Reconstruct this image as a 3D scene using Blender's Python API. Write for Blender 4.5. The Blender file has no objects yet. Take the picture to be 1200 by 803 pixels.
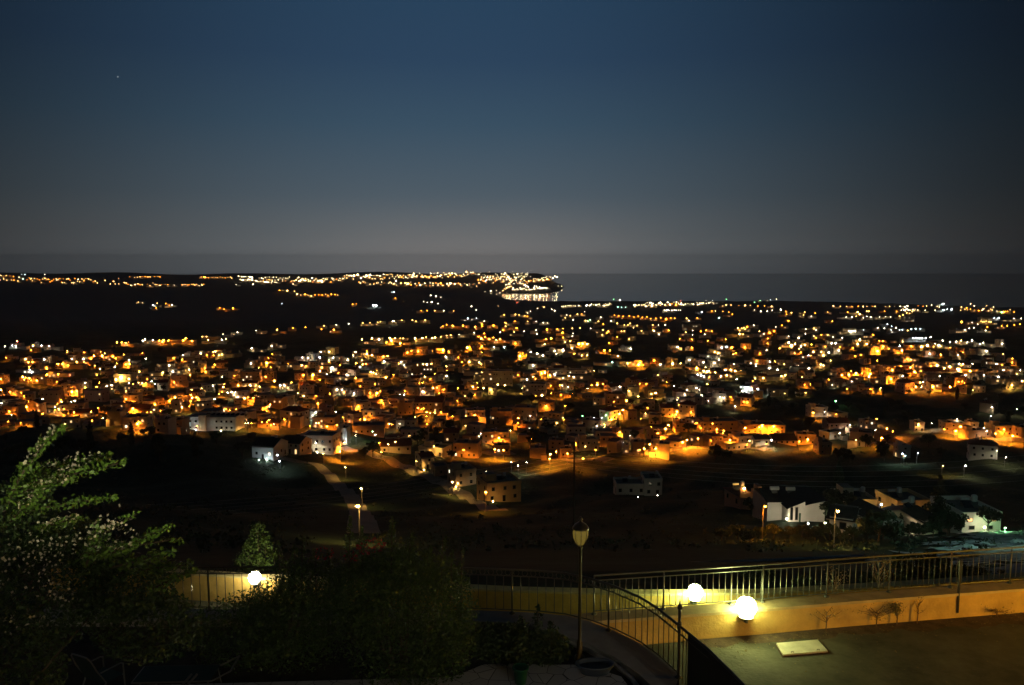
import bpy, math, random
import numpy as np
from mathutils import Vector, Matrix

rnd = random.Random(7)
nrs = np.random.RandomState(7)
C = bpy.context.scene.collection
SC = bpy.context.scene

# ------------------------------------------------------------------ camera
F = 950.0                      # focal length in photo pixels (photo 1200 x 803)
PITCH = math.atan((401.5 - 305.0) / F)
cam_d = bpy.data.cameras.new('camera')
cam_d.sensor_width = 36.0
cam_d.lens = F / 1200.0 * 36.0
cam_d.clip_start = 0.2
cam_d.clip_end = 120000.0
cam = bpy.data.objects.new('camera', cam_d)
C.objects.link(cam)
cam.location = (0, 0, 0)
cam.rotation_euler = (math.pi / 2 - PITCH, 0, 0)
SC.camera = cam

# ------------------------------------------------------------------ night sky
w = bpy.data.worlds.new('World')
SC.world = w
w.use_nodes = True
nt = w.node_tree
for n in list(nt.nodes):
    nt.nodes.remove(n)
out = nt.nodes.new('ShaderNodeOutputWorld')
bg = nt.nodes.new('ShaderNodeBackground')
sky = nt.nodes.new('ShaderNodeTexSky')
sky.sky_type = 'NISHITA'
sky.sun_disc = False
sky.sun_elevation = math.radians(-4.0)
sky.sun_rotation = math.radians(-20.0)
tc = nt.nodes.new('ShaderNodeTexCoord')
sep = nt.nodes.new('ShaderNodeSeparateXYZ')
nt.links.new(tc.outputs['Generated'], sep.inputs[0])
ramp = nt.nodes.new('ShaderNodeValToRGB')
mr = nt.nodes.new('ShaderNodeMapRange')
mr.inputs['From Min'].default_value = -0.02
mr.inputs['From Max'].default_value = 0.40
nt.links.new(sep.outputs['Z'], mr.inputs[0])
nt.links.new(mr.outputs[0], ramp.inputs[0])
def srgb(r, g, b):
    f = lambda c: ((c / 255.0 + 0.055) / 1.055) ** 2.4 if c > 10 else c / 255.0 / 12.92
    return (f(r), f(g), f(b), 1)
SKY = [(0.00, (103, 109, 114)), (0.048, (112, 118, 122)), (0.08, (104, 110, 114)), (0.12, (95, 103, 108)), (0.23, (77, 91, 102)), (0.43, (55, 78, 97)), (0.60, (42, 66, 91)), (0.77, (38, 64, 89)), (1.0, (26, 46, 68))]
el = ramp.color_ramp.elements
while len(el) < len(SKY):
    el.new(0.5)
for e, (p, c) in zip(el, SKY):
    e.position = p
    e.color = srgb(*c)
# lens vignetting put into the sky colour: a slow falloff with azimuth
azi = nt.nodes.new('ShaderNodeMath'); azi.operation = 'ARCTAN2'
nt.links.new(sep.outputs['X'], azi.inputs[0]); nt.links.new(sep.outputs['Y'], azi.inputs[1])
off = nt.nodes.new('ShaderNodeMath'); off.operation = 'ADD'; off.inputs[1].default_value = 0.074
nt.links.new(azi.outputs[0], off.inputs[0])
ab = nt.nodes.new('ShaderNodeMath'); ab.operation = 'ABSOLUTE'
nt.links.new(off.outputs[0], ab.inputs[0])
fall = nt.nodes.new('ShaderNodeMapRange'); fall.interpolation_type = 'SMOOTHSTEP'
fall.inputs['From Min'].default_value = 0.02; fall.inputs['From Max'].default_value = 0.74
fall.inputs['To Min'].default_value = 1.0; fall.inputs['To Max'].default_value = 0.10
nt.links.new(ab.outputs[0], fall.inputs[0])
mul = nt.nodes.new('ShaderNodeMix'); mul.data_type = 'RGBA'; mul.blend_type = 'MULTIPLY'
mul.inputs['Factor'].default_value = 1.0
nt.links.new(ramp.outputs[0], mul.inputs['A']); nt.links.new(fall.outputs[0], mul.inputs['B'])
# light pollution over the headland town
gz = nt.nodes.new('ShaderNodeMapRange'); gz.interpolation_type = 'SMOOTHERSTEP'
gz.inputs['From Min'].default_value = 0.10; gz.inputs['From Max'].default_value = -0.02
nt.links.new(sep.outputs['Z'], gz.inputs[0])
ga = nt.nodes.new('ShaderNodeMath'); ga.operation = 'ADD'; ga.inputs[1].default_value = 0.05
nt.links.new(azi.outputs[0], ga.inputs[0])
gab = nt.nodes.new('ShaderNodeMath'); gab.operation = 'ABSOLUTE'; nt.links.new(ga.outputs[0], gab.inputs[0])
gm = nt.nodes.new('ShaderNodeMapRange'); gm.interpolation_type = 'SMOOTHERSTEP'
gm.inputs['From Min'].default_value = 0.34; gm.inputs['From Max'].default_value = -0.02
nt.links.new(gab.outputs[0], gm.inputs[0])
gp = nt.nodes.new('ShaderNodeMath'); gp.operation = 'MULTIPLY'
nt.links.new(gz.outputs[0], gp.inputs[0]); nt.links.new(gm.outputs[0], gp.inputs[1])
glow = nt.nodes.new('ShaderNodeMix'); glow.data_type = 'RGBA'; glow.blend_type = 'ADD'
nt.links.new(gp.outputs[0], glow.inputs['Factor'])
nt.links.new(mul.outputs['Result'], glow.inputs['A'])
glow.inputs['B'].default_value = (0.050, 0.030, 0.018, 1)
add = nt.nodes.new('ShaderNodeMix'); add.data_type = 'RGBA'; add.blend_type = 'ADD'
add.inputs['Factor'].default_value = 0.02
nt.links.new(glow.outputs['Result'], add.inputs['A'])
nt.links.new(sky.outputs[0], add.inputs['B'])
nt.links.new(add.outputs['Result'], bg.inputs[0])
bg.inputs[1].default_value = 1.0
nt.links.new(bg.outputs[0], out.inputs[0])
w.cycles.sampling_method = 'MANUAL'
w.cycles.sample_map_resolution = 256

SC.view_settings.view_transform = 'Standard'
SC.view_settings.look = 'None'
SC.view_settings.exposure = 0.0
SC.view_settings.gamma = 1.0
SC.view_settings.use_curve_mapping = False
SC.render.engine = 'CYCLES'
SC.cycles.use_light_tree = True
SC.cycles.max_bounces = 4
SC.cycles.diffuse_bounces = 2
SC.cycles.glossy_bounces = 2
SC.cycles.sample_clamp_indirect = 2.0
SC.cycles.caustics_reflective = False
SC.cycles.caustics_refractive = False

# ------------------------------------------------------------------ pixel <-> world
cp, sp = math.cos(PITCH), math.sin(PITCH)
def ray(u, v):
    t = (401.5 - v) / F
    return np.array([(u - 600.0) / F, cp + sp * t, -sp + cp * t])
def Py(u, v, y):
    d = ray(u, v); return d * (y / d[1])
def Pz(u, v, z):
    d = ray(u, v); return d * (z / d[2])
def slope(v):
    d = ray(600, v); return d[2] / d[1]
def proj(p):
    x, y, z = p
    fy = y * cp - z * sp
    fz = y * sp + z * cp
    return 600 + F * x / fy, 401.5 - F * fz / fy

# ------------------------------------------------------------------ materials
MATS = {}
def mat(name, col, rough=0.8, var=0.0, scale=1.0, metal=0.0, emit=None, es=0.0, bump=0.0, spec=0.3, col2=None, coat=0.0):
    if name in MATS:
        return MATS[name]
    m = bpy.data.materials.new(name)
    m.use_nodes = True
    t = m.node_tree
    b = t.nodes['Principled BSDF']
    b.inputs['Base Color'].default_value = (*col, 1)
    b.inputs['Roughness'].default_value = rough
    b.inputs['Metallic'].default_value = metal
    b.inputs['Specular IOR Level'].default_value = spec
    if var > 0 or col2:
        g = t.nodes.new('ShaderNodeNewGeometry')
        nz = t.nodes.new('ShaderNodeTexNoise')
        nz.inputs['Scale'].default_value = scale
        nz.inputs['Detail'].default_value = 6
        nz.inputs['Roughness'].default_value = 0.65
        t.links.new(g.outputs['Position'], nz.inputs['Vector'])
        r = t.nodes.new('ShaderNodeValToRGB')
        r.color_ramp.elements[0].position = 0.32
        r.color_ramp.elements[1].position = 0.68
        c2 = col2 or tuple(min(1, c * (1 + var)) for c in col)
        r.color_ramp.elements[0].color = (*[c * (1 - var) for c in col], 1)
        r.color_ramp.elements[1].color = (*c2, 1)
        t.links.new(nz.outputs['Fac'], r.inputs[0])
        t.links.new(r.outputs[0], b.inputs['Base Color'])
        if bump:
            bp = t.nodes.new('ShaderNodeBump')
            bp.inputs['Strength'].default_value = bump
            bp.inputs['Distance'].default_value = 0.02
            n2 = t.nodes.new('ShaderNodeTexNoise')
            n2.inputs['Scale'].default_value = scale * 12
            n2.inputs['Detail'].default_value = 4
            t.links.new(g.outputs['Position'], n2.inputs['Vector'])
            t.links.new(n2.outputs['Fac'], bp.inputs['Height'])
            t.links.new(bp.outputs[0], b.inputs['Normal'])
    if emit:
        b.inputs['Base Color'].default_value = (0.02, 0.02, 0.02, 1)
        b.inputs['Emission Color'].default_value = (*emit, 1)
        b.inputs['Emission Strength'].default_value = es
    MATS[name] = m
    return m

LC = {'o': (1, .27, .014), 'y': (1, .52, .11), 'w': (1, .84, .56), 'b': (.72, .90, 1),
      'A': (1, .52, .16), 'B': (1, .76, .40), 'g': (.30, 1, .35), 'r': (1, .12, .06), 'c': (.45, 1, .85)}
LN = {'A': 'amber', 'B': 'pale yellow', 'o': 'orange', 'y': 'warm yellow', 'w': 'warm white', 'b': 'cool white', 'g': 'green', 'r': 'red', 'c': 'pale turquoise'}
def lampmat(c, s):
    s = float('%.2g' % s)
    return mat('lamp_%s_%g' % (LN[c].replace(' ', '_'), s), (0, 0, 0), emit=LC[c], es=s)

M_wall = [mat('cream_render', (.58, .51, .40), .9, .10, .35), mat('white_render', (.66, .64, .58), .9, .08, .3),
          mat('ochre_render', (.50, .36, .20), .9, .12, .4), mat('tan_render', (.40, .31, .22), .9, .12, .4),
          mat('rose_render', (.52, .38, .32), .9, .1, .4)]
M_roof = mat('flat_roof_concrete', (.15, .14, .13), .95, .25, .5)
M_tile = mat('clay_roof_tiles', (.17, .07, .045), .9, .3, 1.2)
M_dtile = mat('dark_roof_tiles', (.045, .035, .03), .9, .3, 1.2)
M_glass = mat('window_glass', (.012, .014, .016), .15, spec=.5)
M_frame = mat('window_frame_paint', (.25, .22, .18), .6)
M_lit = mat('lit_window_warm', (0, 0, 0), emit=(1, .62, .25), es=1.6)
M_litw = mat('lit_window_white', (0, 0, 0), emit=(1, .88, .62), es=2.5)
M_pole = mat('galvanised_pole', (.16, .16, .16), .5, metal=.6)
M_tank = mat('white_water_tank', (.62, .62, .6), .6, .08, 2)
M_solar = mat('solar_collector_glass', (.02, .025, .04), .12, spec=.6)
M_asph = mat('asphalt', (.078, .074, .046), .92, .42, .9, bump=.9)
M_lane = mat('worn_town_road', (.21, .19, .155), .95, .2, .3)
M_conc = mat('concrete', (.30, .29, .26), .9, .2, 1.5, bump=.4)
M_ochre = mat('ochre_plaster', (.58, .37, .105), .9, .24, 1.1, bump=.8)
M_cap = mat('wall_cap_stone', (.52, .40, .20), .85, .18, 2.5, bump=.4)
M_iron = mat('black_iron', (.11, .10, .08), .28, metal=.75, spec=.6)
M_steel = mat('painted_grey_rail', (.10, .10, .085), .4, metal=.4)
M_leafd = mat('dark_leaf', (.030, .050, .014), .65, .45, 3.0)
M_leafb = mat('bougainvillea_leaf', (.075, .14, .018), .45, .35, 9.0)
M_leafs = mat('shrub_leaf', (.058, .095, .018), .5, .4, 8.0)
M_leaf_shade = mat('shaded_bougainvillea_leaf', (.030, .056, .014), .5, .4, 9.0)  # same leaf darkened: shade of the inner mass put into the colour
M_bloom = mat('pale_blossom', (.40, .36, .26), .8, .12, 12)
M_red = mat('red_blossom', (.30, .02, .03), .7)
M_bark = mat('bark', (.075, .055, .038), .9, .3, 4)
M_tree = [mat('tree_foliage_%s' % n, c, .8, .4, .6) for n, c in
          (('olive', (.045, .055, .025)), ('deep', (.026, .042, .018)), ('dusty', (.055, .058, .034)))]

# ------------------------------------------------------------------ mesh helpers
class MB:
    def __init__(s):
        s.v = []; s.f = []; s.m = []; s.mats = []
    def mi(s, m):
        if m not in s.mats:
            s.mats.append(m)
        return s.mats.index(m)
    def poly(s, pts, m):
        i = len(s.v); s.v += [tuple(p) for p in pts]; s.f.append(tuple(range(i, i + len(pts)))); s.m.append(s.mi(m))
    def box(s, x0, y0, z0, x1, y1, z1, m, top=None, T=None):
        P = [(x0, y0, z0), (x1, y0, z0), (x1, y1, z0), (x0, y1, z0), (x0, y0, z1), (x1, y0, z1), (x1, y1, z1), (x0, y1, z1)]
        if T:
            P = [tuple(T @ Vector(p)) for p in P]
        i = len(s.v); s.v += P
        k = s.mi(m); kt = s.mi(top) if top else k
        for q, mm in (((0, 3, 2, 1), k), ((4, 5, 6, 7), kt), ((0, 1, 5, 4), k), ((1, 2, 6, 5), k), ((2, 3, 7, 6), k), ((3, 0, 4, 7), k)):
            s.f.append(tuple(i + a for a in q)); s.m.append(mm)
    def tube(s, pts, r, m, n=6, closed=False, caps=True):
        pts = [Vector(p) for p in pts]
        N = len(pts); i0 = len(s.v); k = s.mi(m)
        rs = r if isinstance(r, (list, tuple)) else [r] * N
        up = None
        for a in range(N):
            if closed:
                d = pts[(a + 1) % N] - pts[a - 1]
            else:
                d = pts[min(a + 1, N - 1)] - pts[max(a - 1, 0)]
            d.normalize()
            if up is None:
                up = d.orthogonal().normalized()
            else:
                up = up - d * up.dot(d)
                up = up.normalized() if up.length > 1e-6 else d.orthogonal().normalized()
            b = d.cross(up)
            for j in range(n):
                th = 2 * math.pi * j / n
                s.v.append(tuple(pts[a] + (up * math.cos(th) + b * math.sin(th)) * rs[a]))
        for a in range(N if closed else N - 1):
            a2 = (a + 1) % N
            for j in range(n):
                s.f.append((i0 + a * n + j, i0 + a * n + (j + 1) % n, i0 + a2 * n + (j + 1) % n, i0 + a2 * n + j)); s.m.append(k)
        if caps and not closed:
            s.f.append(tuple(i0 + j for j in reversed(range(n)))); s.m.append(k)
            s.f.append(tuple(i0 + (N - 1) * n + j for j in range(n))); s.m.append(k)
    def lathe(s, prof, m, n=16, o=(0, 0, 0)):
        i0 = len(s.v); k = s.mi(m)
        for r, z in prof:
            for j in range(n):
                th = 2 * math.pi * j / n
                s.v.append((o[0] + r * math.cos(th), o[1] + r * math.sin(th), o[2] + z))
        for a in range(len(prof) - 1):
            for j in range(n):
                s.f.append((i0 + a * n + j, i0 + a * n + (j + 1) % n, i0 + (a + 1) * n + (j + 1) % n, i0 + (a + 1) * n + j)); s.m.append(k)
        s.f.append(tuple(i0 + j for j in reversed(range(n)))); s.m.append(k)
        s.f.append(tuple(i0 + (len(prof) - 1) * n + j for j in range(n))); s.m.append(k)
    def octa(s, c, r, m, rz=None):
        rz = rz or r
        i = len(s.v); k = s.mi(m); x, y, z = c
        s.v += [(x + r, y, z), (x, y + r, z), (x - r, y, z), (x, y - r, z), (x, y, z + rz), (x, y, z - rz)]
        for a in range(4):
            s.f.append((i + a, i + (a + 1) % 4, i + 4)); s.m.append(k)
            s.f.append((i + (a + 1) % 4, i + a, i + 5)); s.m.append(k)
    def quads(s, V, m):
        """V: (n,4,3) array of quads"""
        i = len(s.v); k = s.mi(m)
        s.v += [tuple(p) for p in V.reshape(-1, 3)]
        n = len(V)
        s.f += [(i + 4 * a, i + 4 * a + 1, i + 4 * a + 2, i + 4 * a + 3) for a in range(n)]
        s.m += [k] * n
    def mesh(s, name, smooth=False):
        me = bpy.data.meshes.new(name)
        me.from_pydata(s.v, [], s.f)
        for m in s.mats:
            me.materials.append(m)
        me.polygons.foreach_set('material_index', s.m)
        if smooth:
            me.polygons.foreach_set('use_smooth', [True] * len(s.f))
        me.update()
        return me
    def obj(s, name, parent=None, loc=None, smooth=False, rz=0):
        o = bpy.data.objects.new(name, s.mesh(name, smooth))
        C.objects.link(o)
        if parent:
            o.parent = parent
        if loc is not None:
            o.location = tuple(loc)
        o.rotation_euler[2] = rz
        return o

def tag(o, label=None, cat=None, group=None, kind=None):
    if label: o['label'] = label
    if cat: o['category'] = cat
    if group: o['group'] = group
    if kind: o['kind'] = kind
    return o
def empty(name, loc, rz=0):
    o = bpy.data.objects.new(name, None); C.objects.link(o)
    o.location = tuple(loc); o.rotation_euler[2] = rz
    o.empty_display_size = 0.2
    return o
def copy_tree(o, parent=None):
    c = o.copy(); C.objects.link(c); c.parent = parent
    for ch in list(o.children):
        copy_tree(ch, c)
    return c
def leaves(P, size, aspect=0.55, jitter=0.4, droop=0.0, rs=nrs):
    """diamond leaf quads at the points P (n,3)"""
    n = len(P)
    a = rs.normal(size=(n, 3)); a[:, 2] -= droop; a /= np.linalg.norm(a, axis=1)[:, None] + 1e-9
    b = rs.normal(size=(n, 3)); b -= a * (a * b).sum(1)[:, None]; b /= np.linalg.norm(b, axis=1)[:, None] + 1e-9
    L = size * (1 + jitter * (rs.rand(n, 1) * 2 - 1)); W = L * aspect
    return np.stack([P - a * L / 2, P + b * W / 2 - a * L * .05, P + a * L / 2, P - b * W / 2 - a * L * .05], axis=1)

# ------------------------------------------------------------------ terrain
def ss(a, b, x):
    t = np.clip((np.asarray(x, float) - a) / (b - a), 0, 1)
    return t * t * (3 - 2 * t)
SEA = -180.0
def prof(pts):
    ys = [p[0] for p in pts]; zs = [slope(p[1]) * p[0] if p[1] > 0 else p[1] for p in pts]
    return np.array(ys, float), np.array(zs, float)
PR = prof([(20, -12.3), (28, -12.3), (36, -14.2), (60, 657), (100, 643), (175, 611), (285, 578), (400, 535), (550, 491), (800, 446),
           (1300, 404), (2000, 377), (3000, 360.5), (3500, -177.5), (3640, -179.5), (3760, -190), (9000, -190)])
PL = prof([(20, -12.3), (28, -12.3), (36, -14.2), (60, 657), (100, 643), (175, 611), (285, 578), (400, 535), (550, 491), (800, 446),
           (1300, 404), (2000, 374), (2600, 358), (3200, 346), (3900, 334), (4600, 324), (5200, 320.5), (5700, 322), (7000, -170), (9000, -195)])
PH = prof([(20, -12.3), (1300, 404), (3000, 358), (3450, 352), (4450, 343.8), (4900, 331), (5400, 320), (5700, 322), (6500, -170), (9000, -195)])
def hgt(x, y):
    x = np.asarray(x, float); y = np.asarray(y, float)
    uu = 600 + F * x / np.maximum(y, 1)
    zr = np.interp(y, *PR)
    # the shore line comes nearer to the east
    yc = 3640 - 600 * ss(880, 1230, uu)
    zr = zr + (-190 - zr) * ss(-60, 90, y - yc) * ss(2400, 2800, y)
    zl0 = np.interp(y, *PL); zh = np.where(y < 1300, zl0, np.interp(y, *PH))
    k = ss(500, 590, uu)
    zl = zl0 * (1 - k) + zh * k
    W = (1 - ss(500, 640, uu)) * (1 - ss(3600, 4400, y)) + (1 - ss(628, 668, uu)) * ss(3600, 4400, y)
    z = zl * W + zr * (1 - W)
    bay = ss(585, 612, uu) * ss(3560, 3720, y) * (1 - ss(4420, 4560, y))
    z = z + (-190 - z) * bay
    # rocky spur on the left
    z = z + 14 * np.exp(-((x + 185) / 95) ** 2 - ((y - 380) / 150) ** 2)
    z = z + 5.0 * np.exp(-((x + 60) / 30) ** 2 - ((y - 120) / 55) ** 2)
    A = np.clip((y - 45) * 0.006, 0, 1.6) * (1 - 0.6 * ss(3000, 3600, y))
    z = z + A * (np.sin(x * .045 + 1.3) * np.cos(y * .038 + .4) + .6 * np.sin(x * .11 + y * .07) + .35 * np.sin(x * .23 - y * .19 + 2))
    A2 = 9 * ss(1600, 3200, y) * (1 - ss(560, 640, uu))
    z = z + A2 * (np.sin(x * .0031 + 1) * np.sin(y * .0023) + .6 * np.sin(x * .0077 + y * .004))
    return z
YS = np.concatenate([np.geomspace(28, 9000, 1400)])
def G(u, v, h=0.0, vmin=None):
    """ground point below a thing of height h whose top shows at the pixel (u, v)"""
    d = ray(u, v)
    xs = d[0] / d[1] * YS; zs = d[2] / d[1] * YS
    g = hgt(xs, YS) + h
    j0 = int(np.argmax(np.where(YS < 420, zs - g, -1e9))) if h > 0 else 0
    ok = np.nonzero(zs[j0:] <= g[j0:])[0] + j0
    if len(ok) == 0:
        return None
    i = ok[0]
    if i == 0:
        y = YS[0]
    else:
        a = zs[i - 1] - g[i - 1]; b = g[i] - zs[i]
        y = YS[i - 1] + (YS[i] - YS[i - 1]) * a / (a + b + 1e-9)
    x = d[0] / d[1] * y
    return np.array([x, y, float(hgt(x, y))])

def build_terrain():
    us = np.concatenate([np.linspace(-1500, -260, 30), np.linspace(-250, 1450, 300), np.linspace(1460, 2700, 30)])
    ys = np.concatenate([np.linspace(20, 28, 3)[:-1], np.geomspace(28, 9000, 330)])
    U, Y = np.meshgrid(us, ys)
    X = (U - 600) / F * Y
    Z = hgt(X, Y)
    V = np.stack([X, Y, Z], -1).reshape(-1, 3)
    nu, ny = len(us), len(ys)
    idx = np.arange(nu * ny).reshape(ny, nu)
    Fc = np.stack([idx[:-1, :-1], idx[:-1, 1:], idx[1:, 1:], idx[1:, :-1]], -1).reshape(-1, 4)
    me = bpy.data.meshes.new('hillside')
    me.from_pydata(V.tolist(), [], Fc.tolist())
    me.polygons.foreach_set('use_smooth', [True] * len(Fc))
    m = bpy.data.materials.new('dry_hillside'); m.use_nodes = True
    t = m.node_tree; b = t.nodes['Principled BSDF']
    b.inputs['Roughness'].default_value = 1.0; b.inputs['Specular IOR Level'].default_value = 0.05
    g = t.nodes.new('ShaderNodeNewGeometry')
    n1 = t.nodes.new('ShaderNodeTexNoise'); n1.inputs['Scale'].default_value = .035; n1.inputs['Detail'].default_value = 9; n1.inputs['Roughness'].default_value = .7
    n2 = t.nodes.new('ShaderNodeTexNoise'); n2.inputs['Scale'].default_value = .9; n2.inputs['Detail'].default_value = 6
    t.links.new(g.outputs['Position'], n1.inputs['Vector']); t.links.new(g.outputs['Position'], n2.inputs['Vector'])
    r = t.nodes.new('ShaderNodeValToRGB')
    e = r.color_ramp.elements
    e[0].position = .34; e[0].color = (.030, .040, .020, 1)
    e[1].position = .72; e[1].color = (.22, .18, .12, 1)
    q = e.new(.50); q.color = (.065, .072, .036, 1)
    q = e.new(.60); q.color = (.12, .11, .065, 1)
    ad = t.nodes.new('ShaderNodeMix'); ad.inputs['Factor'].default_value = .4
    t.links.new(n1.outputs['Fac'], ad.inputs[2]); t.links.new(n2.outputs['Fac'], ad.inputs[3])
    t.links.new(ad.outputs[0], r.inputs[0])
    # green scrub on the near slope, bare dry ground about the town
    sy = t.nodes.new('ShaderNodeSeparateXYZ'); t.links.new(g.outputs['Position'], sy.inputs[0])
    mp = t.nodes.new('ShaderNodeMapRange'); mp.inputs['From Min'].default_value = 230; mp.inputs['From Max'].default_value = 420
    t.links.new(sy.outputs['Y'], mp.inputs[0])
    r2 = t.nodes.new('ShaderNodeValToRGB'); e2 = r2.color_ramp.elements
    e2[0].position = .38; e2[0].color = (.010, .024, .014, 1); e2[1].position = .68; e2[1].color = (.036, .062, .042, 1)
    t.links.new(ad.outputs[0], r2.inputs[0])
    mm = t.nodes.new('ShaderNodeMix'); mm.data_type = 'RGBA'
    t.links.new(mp.outputs[0], mm.inputs['Factor']); t.links.new(r2.outputs[0], mm.inputs['A']); t.links.new(r.outputs[0], mm.inputs['B'])
    # dry far hills, paled in their colour to stand in for haze
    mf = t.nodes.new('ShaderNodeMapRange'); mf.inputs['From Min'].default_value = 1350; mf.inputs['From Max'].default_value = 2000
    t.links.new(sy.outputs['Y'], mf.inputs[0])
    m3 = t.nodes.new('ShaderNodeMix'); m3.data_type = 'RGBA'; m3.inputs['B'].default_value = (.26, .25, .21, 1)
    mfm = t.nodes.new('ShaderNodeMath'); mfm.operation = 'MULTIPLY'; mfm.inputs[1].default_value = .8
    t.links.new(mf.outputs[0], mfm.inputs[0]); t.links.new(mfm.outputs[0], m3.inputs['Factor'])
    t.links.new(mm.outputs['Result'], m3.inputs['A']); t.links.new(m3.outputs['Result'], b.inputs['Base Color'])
    me.materials.append(m)
    o = bpy.data.objects.new('hillside', me); C.objects.link(o)
    tag(o, kind='structure')
build_terrain()

s = MB()
M_sea = mat('night_sea', (.006, .010, .014), .09, spec=.5)
xs = [-15500, -8000, -4000, 0, 4000, 8000, 15500]; yy = [2600, 4000, 6000, 8000, 11000]
for a in range(len(xs) - 1):
    for b_ in range(len(yy) - 1):
        s.poly([(xs[a], yy[b_], SEA), (xs[a + 1], yy[b_], SEA), (xs[a + 1], yy[b_ + 1], SEA), (xs[a], yy[b_ + 1], SEA)], M_sea)
tag(s.obj('sea'), kind='structure')

s = MB()
s.box(-80, -60, -14, 80, 20.2, -12.4, mat('bare_soil', (.06, .05, .035), 1, .3, .8))
tag(s.obj('lower_ground'), kind='structure')

def ribbon(name, px, width, m, lift=.12, label=None, world=None):
    pts = [G(u, v) for u, v in px] if world is None else world
    pts = [p for p in pts if p is not None]
    P = []
    for a, b_ in zip(pts[:-1], pts[1:]):
        n = max(2, int(np.linalg.norm(b_[:2] - a[:2]) / 3.0))
        for k in range(n):
            P.append(a + (b_ - a) * k / n)
    P.append(pts[-1])
    P = np.array(P)
    for _ in range(6):      # smooth the plan
        P[1:-1, :2] = .25 * P[:-2, :2] + .5 * P[1:-1, :2] + .25 * P[2:, :2]
    s = MB(); k = s.mi(m); cols = 5
    for i, p in enumerate(P):
        d = P[min(i + 1, len(P) - 1)] - P[max(i - 1, 0)]; d[2] = 0
        d /= np.linalg.norm(d) + 1e-9; nrm = np.array([d[1], -d[0], 0])
        for j in range(cols):
            q = p + nrm * width * (j / (cols - 1) - .5)
            s.v.append((q[0], q[1], float(hgt(q[0], q[1])) + lift))
    for i in range(len(P) - 1):
        for j in range(cols - 1):
            a = i * cols + j
            s.f.append((a, a + 1, a + cols + 1, a + cols)); s.m.append(k)
    o = s.obj(name, smooth=True)
    tag(o, kind='structure')
    return o
ROADS = [
    ([(330, 537), (350, 540), (378, 547), (386, 556), (396, 567), (409, 580), (418, 592), (423, 604), (425, 617), (427, 626)], 5.0),
    ([(400, 524), (415, 529), (440, 533), (465, 545), (485, 553), (510, 562), (540, 578), (560, 590), (582, 599)], 6),
    ([(592, 543), (640, 539.5), (690, 539), (715, 540)], 8),
    ([(738, 534), (755, 530), (775, 527.5), (800, 526.5), (830, 525), (875, 524), (900, 527)], 9),
    ([(1030, 522), (1058, 516), (1072, 510)], 10),
    ([(1075, 503), (1100, 505), (1130, 508), (1160, 512), (1215, 519)], 10),
    ([(698, 506), (706, 498), (717, 489), (728, 480), (738, 470)], 8),
    ([(744, 503), (770, 502.5), (800, 502)], 8),
    ([(505, 523), (525, 531), (545, 533), (562, 533)], 9),
    ([(570, 533), (580, 530), (600, 530)], 8),
    ([(424, 449), (450, 448), (485, 448.5), (520, 451), (560, 455)], 9),
    ([(512, 389), (530, 385.5), (560, 384), (600, 385)], 12),
    ([(448, 402), (460, 404), (478, 406)], 10),
    ([(512, 415), (530, 414.5), (552, 411)], 10),
    ([(995, 441), (1012, 440), (1030, 439)], 10),
    ([(1064, 455), (1080, 456), (1100, 457), (1130, 452)], 10),
    ([(735, 428.5), (748, 429), (760, 428)], 12),
    ([(685, 449), (700, 453), (715, 453)], 12),
    ([(712, 374), (740, 376), (770, 377), (800, 379)], 14),
    ([(980, 441), (1000, 441), (1008, 441)], 10),
    ([(1158, 383), (1180, 384.5), (1205, 383)], 14),
    ([(0, 460), (40, 478), (70, 486), (110, 492), (160, 505), (200, 510)], 7),
    ([(200, 468), (260, 466), (330, 470), (360, 478), (400, 488), (440, 490)], 8),
    ([(110, 440), (170, 445), (240, 450), (300, 452), (360, 452)], 8),
]
for px, wd in ROADS:
    ribbon('road', px, wd, M_lane)
# pale gravel lot under the wall
s = MB()
lot = [(1120, 690), (1112, 664), (1118, 640), (1128, 629), (1150, 624), (1180, 622), (1235, 624), (1240, 690)]
lp = [G(u, v) for u, v in lot]
cx = np.mean([p[0] for p in lp]); cy = np.mean([p[1] for p in lp])
M_grav = mat('pale_gravel', (.30, .31, .30), .95, .75, .55, bump=.4)
def inside(x, y):
    c = False
    for i in range(len(lp)):
        (x1, y1), (x2, y2) = lp[i][:2], lp[i - 1][:2]
        if (y1 > y) != (y2 > y) and x < (x2 - x1) * (y - y1) / (y2 - y1) + x1:
            c = not c
    return c
k = s.mi(M_grav); STEP = 1.1; VID = {}
lx = [p[0] for p in lp]; ly = [p[1] for p in lp]
def lotv(i, j):
    if (i, j) not in VID:
        x = min(lx) + i * STEP; y = min(ly) + j * STEP
        z = float(hgt(x, y)) + .14 + .16 * math.sin(x * 1.7 + y * .6) * math.sin(y * 1.3 - x * .4) + .30 * max(0, math.sin(x * .43 + 2) * math.sin(y * .31 + x * .12))
        VID[(i, j)] = len(s.v); s.v.append((x, y, z))
    return VID[(i, j)]
for i in range(int((max(lx) - min(lx)) / STEP)):
    for j in range(int((max(ly) - min(ly)) / STEP)):
        x = min(lx) + (i + .5) * STEP; y = min(ly) + (j + .5) * STEP
        if inside(x + 2.5 * math.sin(y * .5) + 1.6 * math.sin(y * 1.3 + 1), y + 4 * math.sin(x * .45) + 2 * math.sin(x * 1.1)):
            s.f.append((lotv(i, j), lotv(i + 1, j), lotv(i + 1, j + 1), lotv(i, j + 1))); s.m.append(k)
tag(s.obj('gravel_lot', smooth=True), kind='structure')

# ------------------------------------------------------------------ registry for the town's labels
REG = []      # (object, noun, u, v)
LAND = []     # (phrase, u, v)
def reg(o, noun, u, v):
    REG.append((o, noun, u, v))
def landmark(phrase, u, v):
    LAND.append((phrase, u, v))

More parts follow.
